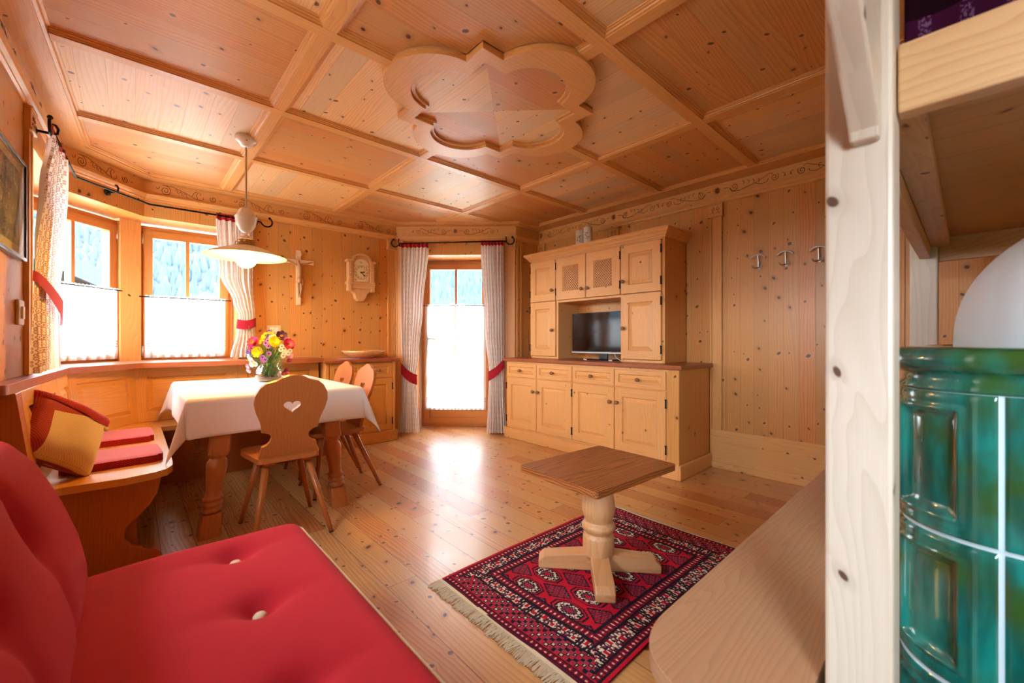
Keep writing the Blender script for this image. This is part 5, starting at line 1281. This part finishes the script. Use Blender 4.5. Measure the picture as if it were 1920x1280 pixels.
# local frame: +x to the right seen from the room, -y toward the room
CRX = thing('crucifix', 'carved wooden crucifix on the back wall between lamp and clock', 'crucifix', bwp(1.266, 0, 1.462)); hang(CRX, dB, nB)
WC = wood('weathered_carving_wood', '#e8cba8', '#c89f74', ks=(.5, 3), kprob=0); FIG = wood('dark_carved_figure', '#b98a58', '#8a5a30', ks=(.5, 3), kprob=0)
m = MB(); m.box((-.021, -.024, 0), (.021, 0, .560)); m.build('upright', WC, CRX, bevel=.003)
m = MB(); m.box((-.142, -.028, .422), (.142, -.002, .463), 'x'); m.build('crossbar', WC, CRX, bevel=.003)
m = MB(); m.box((-.02, -.030, .505), (.024, -.024, .53), 'x'); m.build('inscription_plate', WC, CRX)
# figure: one skinned body
me = bpy.data.meshes.new('figure'); J = [((0, -.045, .255), .018), ((.004, -.048, .31), .019), ((.0, -.05, .36), .023), ((-.002, -.046, .40), .021), ((-.006, -.052, .425), .009), ((-.012, -.062, .452), .0165),
  ((-.035, -.045, .405), .010), ((-.078, -.036, .428), .008), ((-.122, -.031, .448), .006), ((-.134, -.030, .454), .006), ((.034, -.045, .405), .010), ((.076, -.036, .426), .008), ((.120, -.031, .446), .006), ((.132, -.030, .452), .006),
  ((-.014, -.052, .22), .014), ((-.012, -.062, .165), .011), ((-.004, -.044, .10), .008), ((0, -.050, .075), .008), ((.014, -.052, .22), .014), ((.016, -.060, .165), .011), ((.006, -.050, .10), .008), ((.004, -.056, .074), .008)]
E_ = [(0, 1), (1, 2), (2, 3), (3, 4), (4, 5), (3, 6), (6, 7), (7, 8), (8, 9), (3, 10), (10, 11), (11, 12), (12, 13), (0, 14), (14, 15), (15, 16), (16, 17), (0, 18), (18, 19), (19, 20), (20, 21)]
me.from_pydata([j[0] for j in J], E_, []); me.materials.append(FIG); fo = bpy.data.objects.new('figure', me); COL.objects.link(fo); fo.parent = CRX
sk = fo.modifiers.new('skin', 'SKIN'); sk.use_smooth_shade = True
for v_, j in zip(me.skin_vertices[0].data, J): v_.radius = (j[1], j[1])
me.skin_vertices[0].data[0].use_root = True; q = fo.modifiers.new('s', 'SUBSURF'); q.levels = 2; q.render_levels = 2
m = MB(); m.lathe([(.021, .218), (.026, .235), (.024, .262), (.019, .275)], (0, -.05, 0), 12); m.tube([(.02, -.06, .262), (.034, -.062, .24), (.03, -.058, .20)], .007, n=6); m.build('loincloth', FIG, fo)
# dry palm twig tucked behind
m = MB(); a = bwp(1.26, .03, 1.86); m.tube([bwp(1.15, .02, 2.07), bwp(1.19, .03, 1.99), bwp(1.245, .035, 1.90), bwp(1.33, .03, 1.80), bwp(1.39, .02, 1.72)], .0022, n=5)
for k in range(5): m.tube([bwp(1.16+.02*k, .025, 2.04-.03*k), bwp(1.14+.02*k, .02, 2.05-.03*k)], .0014, n=4)
tag(m.build('palm_twig', plain('dry_twig', '#b08a55', .9)), 'thin dry twig tucked behind the crucifix', 'twig')
# wall clock
CK = thing('wall_clock', 'carved pale wooden wall clock with arched painted dial', 'clock', bwp(1.882, 0, 1.535)); hang(CK, dB, nB)
PW = wood('pale_carved_wood', '#d9aa74', '#b5804a', ks=(.5, 3), kprob=0)
f3 = lambda u, v, w: (u, w, v)
m = MB(); m.box((-.122, -.085, .20), (.122, 0, .42)); arch = [(-.122, .42)] + [(.105*-cos(t*pi/18), .42+.075*sin(t*pi/18)) for t in range(19)] + [(.122, .42)]; m.prism(arch, f3, -.085, 0); m.build('case', PW, CK, bevel=.003)
m = MB()
for s_ in (-1, 1):
    m.box((s_*.098, -.104, .21), (s_*.142, -.03, .425)); m.box((s_*.090, -.115, .425), (s_*.158, -.02, .447), 'x'); m.box((s_*.094, -.110, .195), (s_*.152, -.02, .213), 'x')
    for k in range(7): m.lathe([(0, -.009), (.011, 0), (0, .009)], (s_*.120, -.104, .245+.026*k), 8)
m.build('column', PW, CK, bevel=.003)
oa = [(-.112, .43)] + [(-.112*cos(t*pi/18), .437+.084*sin(t*pi/18)) for t in range(19)] + [(.112, .43)]; ia = [(.092, .43)] + [(.092*cos(t*pi/18), .437+.062*sin(t*pi/18)) for t in range(19)] + [(-.092, .43)]
m = MB(); m.prism(oa + ia, f3, -.112, -.02); m.build('arch_moulding', PW, CK, bevel=.004)
m = MB(); m.box((-.155, -.112, .178), (.155, -.01, .196), 'x'); m.box((-.125, -.10, .135), (.125, 0, .178), 'x')
for s_ in (-1, 1): m.box((s_*.108, -.106, .105), (s_*.148, -.04, .18))
m.build('base_moulding', PW, CK, bevel=.004)
m = MB(); m.prism([(-.118, .135), (-.115, .115), (-.09, .10), (-.068, .08), (-.058, .05), (-.055, .03), (-.035, .012), (-.03, 0), (.03, 0), (.035, .012), (.055, .03), (.058, .05), (.068, .08), (.09, .10), (.115, .115), (.118, .135)], f3, -.085, 0); m.build('bracket', PW, CK, bevel=.004)
DC = (0, .315)
m = MB(); da = [(-.082, .215), (.082, .215), (.082, .40)] + [(.082*cos(t*pi/14), .40+.062*sin(t*pi/14)) for t in range(1, 14)] + [(-.082, .40)]
m.prism(da, f3, -.091, -.080); dl_ = m.build('dial', plain('cream_painted_dial', '#e6cfa2', .5), CK)
m = MB(); 
for r0, r1 in ((.074, .0765), (.052, .0535)):
    P = [(r1*cos(k*pi/24), DC[1]+r1*sin(k*pi/24)) for k in range(48)]; Q = [(r0*cos(k*pi/24), DC[1]+r0*sin(k*pi/24)) for k in range(48)]; m.prism([P, Q], f3, -.0918, -.0905)
ms = [m.build('dial_ring', BLACKP, dl_, weld=False)]
RN = ['XII', 'I', 'II', 'III', 'IIII', 'V', 'VI', 'VII', 'VIII', 'IX', 'X', 'XI']
for k, t in enumerate(RN):
    a = -k*pi/6; c = (.063*sin(-a), DC[1]+.063*cos(a))
    Mx = Matrix.Translation((c[0], -.0922, c[1])) @ Matrix.Rotation(-a, 4, 'Y') @ Matrix.Rotation(pi/2, 4, 'X')
    me_ = text_mesh(t, .021, 'numeral', BLACKP, dl_, Mx); o_ = bpy.data.objects.new('numeral', me_); COL.objects.link(o_); o_.parent = dl_
rs = random.Random(4)
DM = [plain('dial_rose', '#b0625e', .7), plain('dial_green', '#5f7a4a', .7), plain('dial_white', '#e8e0d0', .7)]
for cx, cz, n_ in ((-.066, .385, 10), (.066, .385, 10), (0, .428, 14), (-.066, .235, 9), (.066, .235, 9)):
    m = MB()
    for k in range(n_):
        x, z, s_ = cx+rs.uniform(-.016, .016), cz+rs.uniform(-.013, .013), rs.uniform(.003, .006); f_ = rs.uniform(0, pi)
        m.face([(x+s_*cos(f_+q*pi/2), -.0920-.0001*k, z+s_*sin(f_+q*pi/2)) for q in range(4)], Z_, rs.randrange(3))
    m.build('painted_flower', DM, dl_, weld=False)
for nm, ang, ln, w_ in (('hour_hand', 78, .040, .006), ('minute_hand', 135, .060, .0045)):
    a = radians(90-ang); d = Vector((cos(a), 0, sin(a))); t_ = Vector((-sin(a), 0, cos(a))); c = Vector((0, -.095, DC[1])); m = MB()
    L = [(-.012, w_*.6), (.004, w_), (ln*.55, w_*.7), (ln*.72, w_*1.9), (ln, 0)]; P = [(x, y) for x, y in L] + [(x, -y) for x, y in L[-2::-1]]
    m.prism(P, lambda u, v, w: tuple(c + d*u + t_*v + Vector((0, w, 0))), -.001, .001); m.build(nm, BLACKP, CK)
m = MB(); m.lathe([(0, 0), (.010, 0), (.008, .003), (0, .004)], (0, -.0955, DC[1]), 12, rot=Matrix.Rotation(pi/2, 3, 'X')); m.build('hand_boss', BLACKP, CK)
# double socket plate by the curtain
SK = thing('switch_plate', 'ivory wall plate with white rocker behind the flowers', 'light switch', bwp(1.047, 0, 1.165)); hang(SK, dB, nB)
m = MB(); m.box((-.062, -.008, 0), (.062, 0, .085)); m.build('plate', CREAMP, SK, bevel=.003)
m = MB()
for k in range(2): m.box((-.038+.0385*k, -.012, .02), (-.001+.0385*k, -.007, .066))
m.build('rocker', WHITEP, SK, bevel=.002)
# left wall: switch and framed picture
dL_ = Vector((B[0]-A[0], B[1]-A[1], 0)).normalized(); nL_ = Vector((-nrm(A, B)[0], -nrm(A, B)[1], 0))
def lwp(y, out=0, z=0): return Vector((lw(y), y, z)) + nL_*out
SW = thing('switch_plate', 'ivory light switch below the framed picture on the left wall', 'light switch', lwp(3.095, 0, 1.175)); SW.rotation_euler = (0, 0, atan2(dL_.y, dL_.x))
m = MB(); m.box((-.055, -.012, 0), (.055, 0, .12)); m.build('plate', CREAMP, SW, bevel=.004)
m = MB(); m.box((-.004, -.018, .03), (.034, -.011, .09)); m.build('rocker', WHITEP, SW, bevel=.002)
PC = thing('framed_picture', 'framed landscape picture under glass on the left wall', 'picture', lwp(2.72, 0, 1.485)); PC.rotation_euler = (0, 0, atan2(dL_.y, dL_.x))
m = MB(); w_, h_ = .40, .475
for a, b in (((-w_, -.026, 0), (w_, 0, .016)), ((-w_, -.026, h_-.016), (w_, 0, h_)), ((-w_, -.026, .016), (-w_+.016, 0, h_-.016)), ((w_-.016, -.026, .016), (w_, 0, h_-.016))): m.box(a, b, 'x')
m.build('frame', plain('dark_blue_grey_frame', '#3b4246', .25, .5), PC, bevel=.003)
m = MB(); m.box((-w_+.014, -.012, .014), (w_-.014, -.004, h_-.014)); m.build('mount', plain('cream_mount', '#c9bb98', .9), PC)
m = MB()
for a, b in (((-w_+.012, -.018, .014), (w_-.012, -.012, .022)), ((-w_+.012, -.018, h_-.022), (w_-.012, -.012, h_-.014)), ((w_-.022, -.018, .022), (w_-.013, -.012, h_-.022))): m.box(a, b, 'x')
m.build('gilt_slip', plain('gilt', '#b08d3e', .35, .8), PC)
def mk_art():
    s = NT('muted_landscape_print'); u, v = s.uv(); n = s.noise(s.xyz(s.M('MULTIPLY', u, 9.0), s.M('MULTIPLY', v, 9.0), 1.0), 1, 4, .6); k = s.noise(s.xyz(s.M('MULTIPLY', u, 22.0), s.M('MULTIPLY', v, 16.0), 3.0), 1, 3)
    c = s.mix(s.ss(v, .34, .22), lin('#9a9484'), lin('#8d7d55')); c = s.mix(s.ss(n, .48, .6), c, lin('#4b4a40')); c = s.mix(s.ss(k, .60, .68), c, lin('#c9c3b0')); s.bsdf(c, .8); return s.m
m = MB(); z0, z1 = .06, h_-.06; m.face([(-w_+.07, -.0125, z0), (w_-.07, -.0125, z0), (w_-.07, -.0125, z1), (-w_+.07, -.0125, z1)], uv=[(0, 0), (.66, 0), (.66, .36), (0, .36)]); m.build('print', mk_art(), PC)
m = MB(); m.box((-w_+.014, -.022, .014), (w_-.014, -.020, h_-.014)); m.build('glass', PGLASS, PC)
# coat hooks on the right wall
def hook(y, label):
    t = thing('coat_hook', label, 'coat hook', (3.76, y, 1.685), 0, 'steel coat hooks on the right wall')
    m = MB(); m.tube([(-.002, 0, .0), (-.02, 0, .004), (-.022, 0, .03), (-.026, 0, .07), (-.034, 0, .104)], .006, n=8, rad=[.005, .006, .0065, .0065, .005]); m.box((-.008, -.010, -.008), (0, .010, .055)); m.build('stem', STEEL, t, bevel=.002)
    m = MB(); P = [(-.036, -.060*sin(a), .104 - .040*(1-cos(a))*1.25) for a in [(-1.15+2.3*k/20) for k in range(21)]]; m.tube(P, .0062, n=8); m.build('hat_bar', STEEL, t)
    for s_ in (-1, 1): m = MB(); m.tube([(-.02, 0, .006), (-.036, s_*.018, -.002), (-.05, s_*.03, .004), (-.055, s_*.036, .018)], .0048, n=8); m.build('prong', STEEL, t)
    return t
for y, l in ((1.145, 'steel double coat hook nearest the tall cabinet'), (.955, 'steel double coat hook, middle one of the three'), (.745, 'steel double coat hook next to the front post')): hook(y, l)

# ------------------------------------------------------------------ vase and flowers
VZ = .7735; VC = Vector((.815, 3.78, VZ)); vt = thing('glass_vase', 'clear round glass vase of mixed flowers on the white tablecloth', 'vase', VC)
def mk_clear():
    s = NT('clear_vase_glass'); t = s.n('ShaderNodeBsdfTransparent'); t.inputs[0].default_value = (.92, .96, .95, 1); g = s.n('ShaderNodeBsdfGlossy'); g.inputs['Roughness'].default_value = .03; f = s.n('ShaderNodeLayerWeight'); f.inputs[0].default_value = .42
    m_ = s.n('ShaderNodeMixShader'); s.L.new(f.outputs['Facing'], m_.inputs[0]); s.L.new(t.outputs[0], m_.inputs[1]); s.L.new(g.outputs[0], m_.inputs[2]); s.L.new(m_.outputs[0], s.out.inputs[0]); return s.m
CG = mk_clear()
m = MB(); m.lathe([(.0, .001), (.060, .0), (.085, .012), (.096, .035), (.098, .06), (.090, .09), (.074, .118), (.066, .135), (.070, .142)], (0, 0, 0), 40, cap=False); m.build('bowl', CG, vt)
m = MB(); m.lathe([(0, .005), (.082, .013), (.092, .03), (.088, .034), (0, .036)], (0, 0, 0), 30); rs = random.Random(8)
for k in range(50):
    a, r = rs.uniform(0, 6.28), rs.uniform(.02, .086); m.lathe([(0, -.008), (.010, 0), (0, .008)], (r*cos(a), r*sin(a), .034+rs.uniform(-.004, .006)), 6)
m.build('bark_chips', plain('brown_bark', '#5d4636', .9), vt, weld=False)
LEAF = NT('leaf_green'); LEAF.bsdf(LEAF.mix(LEAF.noise(LEAF.n('ShaderNodeTexCoord').outputs['Object'], 40, 2), lin('#3f6b2c'), lin('#86a94e')), .5); LEAF = LEAF.m
STEM = plain('stem_green', '#5e8a3a', .6)
def petal(mb, c, d, n, l, w, cup=.3, mi=0):
    """one petal from c along d (in plane with normal n), curling toward n"""
    t = d.cross(n).normalized(); K = 5; prev = None
    for k in range(K+1):
        f = k/K; ww = w*sin(pi*(.12+.80*f))**.8; p = c + d*(l*f) + n*(cup*l*f*f); row = [p - t*ww + n*.12*ww, p, p + t*ww + n*.12*ww]
        if prev:
            for a in range(2): mb.face([prev[a], prev[a+1], row[a+1], row[a]], Z_, mi, True)
        prev = row
def axes(n):
    n = n.normalized(); a = n.cross(Z_ if abs(n.z) < .9 else X_).normalized(); return a, n.cross(a)
FK = [0]
MC = {}
def colm(h, r=.6):
    if h not in MC: MC[h] = plain('petal_'+h[1:], h, r)
    return MC[h]
rf = random.Random(21)
def flower(name, label, group, spots, size, petals, rows, cols, centre, cr, cup, pw):
    proto = None
    for (dx, dy, dz), nrm_ in spots:
        t = thing(name, label, 'flower', VC + Vector((dx, dy, dz)), 0, group); n = Vector(nrm_).normalized(); a, b = axes(n); m = MB()
        for r in range(rows):
            rn = petals if r < rows-1 or rows == 1 else max(5, petals-3); sc = size*(1-.24*r)
            for k in range(rn):
                th = 2*pi*(k+.5*(r % 2))/rn + rf.uniform(-.08, .08); d = a*cos(th)+b*sin(th); petal(m, n*(.002*r), (d + n*(.28*r)).normalized(), n, sc, sc*pw, cup, r % len(cols))
        m.build('bloom', [colm(c) for c in cols], t, weld=False)
        if centre: m = MB(); m.lathe([(0, -.3*cr), (cr, 0), (cr*.8, cr*.5), (0, cr*.75)], n*.003, 10, rot=Z_.rotation_difference(n).to_matrix()); m.build('centre', colm(centre), t)
        m = MB(); base = Vector((-dx*.82+rf.uniform(-.02, .02), -dy*.82+rf.uniform(-.02, .02), -dz+.045)); m.tube([-n*.004, base*.45 + Z_*.035*(1 if dz < .3 else 0), base], .0019, n=5); m.build('stem', STEM, t)
# view from the room is roughly along (+.5,+.86); left on the photo = (-.74,+.67)
def at(l, u, f=0):   # l: metres to the right on the photo, u: up, f: toward the viewer
    r_ = Vector((.738, -.674, 0)); fw = Vector((-.21, -.98, 0)); return tuple(r_*l + fw*f + Z_*u)
V_ = lambda l, u, f: tuple(Vector(at(l, u, f)).normalized())
S_ = lambda L: [((at(l, u, f)), tuple((Vector(at(l*1.2, u-.22, f+.16))).normalized())) for l, u, f in L]
flower('ranunculus', 'magenta and orange ranunculus at the left of the bouquet', 'bouquet in the vase', S_([(-.115, .305, .075)]), .046, 11, 4, ['#c92b78', '#d9457a', '#e8703f', '#f0a070'], None, 0, .55, .42)
flower('pink_zinnia', 'deep pink zinnia high on the right of the bouquet', 'bouquet in the vase', S_([(.15, .295, .06)]), .046, 13, 3, ['#d8386c', '#e05a85', '#e77f9a'], '#c02a2a', .010, .45, .36)
flower('yellow_chrysanthemum', 'bright yellow chrysanthemum in the middle of the bouquet', 'bouquet in the vase', S_([(.045, .315, .09)]), .046, 16, 3, ['#f2d000', '#f5da1c', '#f7e23c'], '#e0b800', .010, .35, .26)
flower('yellow_marigold', 'yellow marigold low on the left of the bouquet', 'bouquet in the vase', S_([(-.085, .235, .095)]), .043, 15, 3, ['#f2c800', '#f6d61a', '#f3cf08'], None, 0, .4, .28)
flower('purple_pansy', 'dark purple pansy with orange eye at the top right of the bouquet', 'bouquet in the vase', S_([(.10, .36, .04)]), .045, 7, 1, ['#3f1d63', '#4c2677'], '#f08a18', .012, .3, .5)
flower('lilac_aster', 'small lilac aster with dark eye', 'lilac asters in the bouquet', S_([(-.025, .305, .105), (-.005, .282, .115), (.02, .302, .11), (-.002, .225, .125), (-.05, .195, .125), (-.03, .178, .13), (-.045, .175, .118), (-.01, .325, .09)]), .021, 10, 1, ['#9b62c4', '#b98ad6'], '#2f1a3a', .006, .2, .36)
flower('white_daisy', 'small white daisy with dark eye on the right of the bouquet', 'white daisies in the bouquet', S_([(.10, .28, .10), (.115, .262, .105), (.092, .255, .11), (.135, .235, .10), (.118, .225, .11), (.148, .225, .095), (.165, .245, .085), (.11, .208, .115)]), .019, 11, 1, ['#f4f2ea', '#eceadf'], '#4a4a20', .005, .15, .36)
flower('white_stock', 'white blossom at the lower left and top of the bouquet', 'white blossoms in the bouquet', S_([(-.135, .175, .07), (-.12, .155, .08), (-.13, .14, .085), (-.105, .145, .09), (.02, .345, .05), (.04, .352, .04), (.06, .345, .05), (-.15, .20, .05), (.075, .33, .06)]), .023, 8, 2, ['#f2efea', '#e6e6d8'], None, 0, .4, .45)
flower('yellow_statice', 'little yellow tuft at the top left of the bouquet', 'yellow statice in the bouquet', S_([(-.03, .375, .03), (-.012, .382, .03), (.008, .384, .03), (.024, .378, .03), (-.045, .36, .035), (-.052, .34, .045), (-.06, .322, .05), (-.045, .325, .06), (-.035, .345, .05), (-.065, .305, .06)]), .0135, 7, 2, ['#f0c818', '#f3d63c'], None, 0, .6, .45)
flower('violet_statice', 'small violet floret at the top of the bouquet', 'violet florets in the bouquet', S_([(-.005, .395, .02), (.01, .40, .02), (.0, .36, .05), (-.01, .345, .055), (-.02, .33, .06), (-.165, .24, .03), (-.17, .225, .04), (-.15, .225, .05), (-.125, .24, .06), (-.14, .215, .06)]), .0145, 6, 2, ['#5d4a9c', '#7a64b8'], None, 0, .5, .5)
flower('red_scabious', 'dusky red flower cluster at the side of the bouquet', 'dusky red flowers in the bouquet', S_([(-.14, .27, .04), (-.15, .258, .05), (-.13, .25, .06), (.135, .10, .05), (.125, .085, .06), (.14, .075, .05), (.115, .07, .065), (.155, .17, .05), (.165, .175, .045)]), .018, 8, 2, ['#a02a3c', '#c0506a'], '#5a1822', .004, .4, .42)
flower('pink_sweet_pea', 'pale pink sweet pea drooping at the lower left of the bouquet', 'pale pink flowers in the bouquet', S_([(-.155, .125, .06), (-.15, .095, .07), (.165, .205, .06), (-.15, .30, .03), (-.14, .315, .02), (.14, .33, .03)]), .024, 5, 2, ['#efaec6', '#f4c6d6'], None, 0, .6, .55)
lf = MB(); rl = random.Random(9)
for k in range(150):
    a, e = rl.uniform(0, 6.28), rl.uniform(.1, 1.35); r = rl.uniform(.03, .15); c = Vector((cos(a)*cos(e)*r*.85, sin(a)*cos(e)*r*.85, .12+sin(e)*r*1.35)); d = Vector((cos(a)*cos(e), sin(a)*cos(e), sin(e)*.9+.25)).normalized(); n = Vector((rl.uniform(-.5, .5), rl.uniform(-.5, .5), 1)); n = (n-d*n.dot(d)).normalized(); petal(lf, c, d, n, rl.uniform(.035, .075), rl.uniform(.004, .011), rl.uniform(-.3, .3))
for k in range(26):
    a = rl.uniform(0, 6.28); lf.tube([(.05*cos(a), .05*sin(a), .05), (.03*cos(a+.5), .03*sin(a+.5), .13), (.11*cos(a+1), .11*sin(a+1), .27)], .0018, n=4)
for k in range(7):
    a = rl.uniform(0, 6.28); lf.tube([(.02*cos(a), .02*sin(a), .2), (.10*cos(a), .10*sin(a), .36), (.14*cos(a+.2), .14*sin(a+.2), .42), (.135*cos(a+.3), .135*sin(a+.3), .44)], .0011, n=4)
fo_ = lf.build('bouquet_greenery', LEAF, loc=VC, weld=False); fo_['kind'] = 'stuff'; tag(fo_, 'green leaves and grasses filling the bouquet in the vase', 'greenery')

# ------------------------------------------------------------------ daylight, camera
w = bpy.data.worlds.new('overcast_sky'); SC.world = w; w.use_nodes = True; nt = w.node_tree; bg = nt.nodes['Background']
tc = nt.nodes.new('ShaderNodeTexCoord'); sx = nt.nodes.new('ShaderNodeSeparateXYZ'); rp_ = nt.nodes.new('ShaderNodeValToRGB'); nt.links.new(tc.outputs['Generated'], sx.inputs[0]); nt.links.new(sx.outputs[2], rp_.inputs[0]); nt.links.new(rp_.outputs[0], bg.inputs[0])
rp_.color_ramp.elements[0].position = 0; rp_.color_ramp.elements[0].color = (.82, .92, 1.0, 1); rp_.color_ramp.elements[1].position = 1; rp_.color_ramp.elements[1].color = (.74, .87, 1.0, 1)
bg.inputs[1].default_value = SKY
def portal(i, s0, s1, z0, z1, t):
    p, q = RING[i], RING[(i+1) % 7]; L = bpy.data.lights.new('window_portal', 'AREA'); L.shape = 'RECTANGLE'; L.size = s1-s0; L.size_y = z1-z0; L.cycles.is_portal = True
    o = bpy.data.objects.new('window_portal', L); COL.objects.link(o); c = along(p, q, (s0+s1)/2, t); n = nrm(p, q); o.location = (*c, (z0+z1)/2)
    Zl = Vector((n[0], n[1], 0)); Xl = Vector((q[0]-p[0], q[1]-p[1], 0)).normalized(); Yl = Zl.cross(Xl); o.rotation_euler = Matrix((Xl, Yl, Zl)).transposed().to_euler()
portal(1, s1b, s1c, .9, 2.13, .40); portal(2, s2c+.07, .66, .9, 2.13, .40); portal(0, SY(3.3), proj_s(0, Bw)-.05, .9, 2.13, .40); portal(0, SY(1.05), SY(1.9), 1.13, 2.13, .40); portal(0, SY(-1.8), SY(-.6), .9, 2.13, .40); portal(3, .21, 1.11, 0, 2.11, .45)
cam = bpy.data.cameras.new('camera'); co_ = bpy.data.objects.new('camera', cam); COL.objects.link(co_); SC.camera = co_
cam.sensor_width = 36; cam.lens = 782/1920*36; cam.shift_y = -2/1920; cam.clip_start = .02; cam.clip_end = 2000
co_.location = (0, 0, 1.1); co_.rotation_euler = (pi/2, 0, -atan2(cos(radians(47.6)), sin(radians(47.6))))
cam.dof.use_dof = True; cam.dof.focus_distance = 3.0; cam.dof.aperture_fstop = 2.8
vs = SC.view_settings; vs.view_transform = 'Standard'; vs.look = 'None'; vs.gamma = 1; vs.exposure = EXPO; vs.use_curve_mapping = False
SC.cycles.use_denoising = True; SC.cycles.use_adaptive_sampling = True; SC.cycles.adaptive_threshold = .03; SC.cycles.max_bounces = 8; SC.cycles.diffuse_bounces = 5; SC.cycles.transparent_max_bounces = 12; SC.cycles.sample_clamp_indirect = 6; SC.cycles.caustics_reflective = False; SC.cycles.caustics_refractive = False
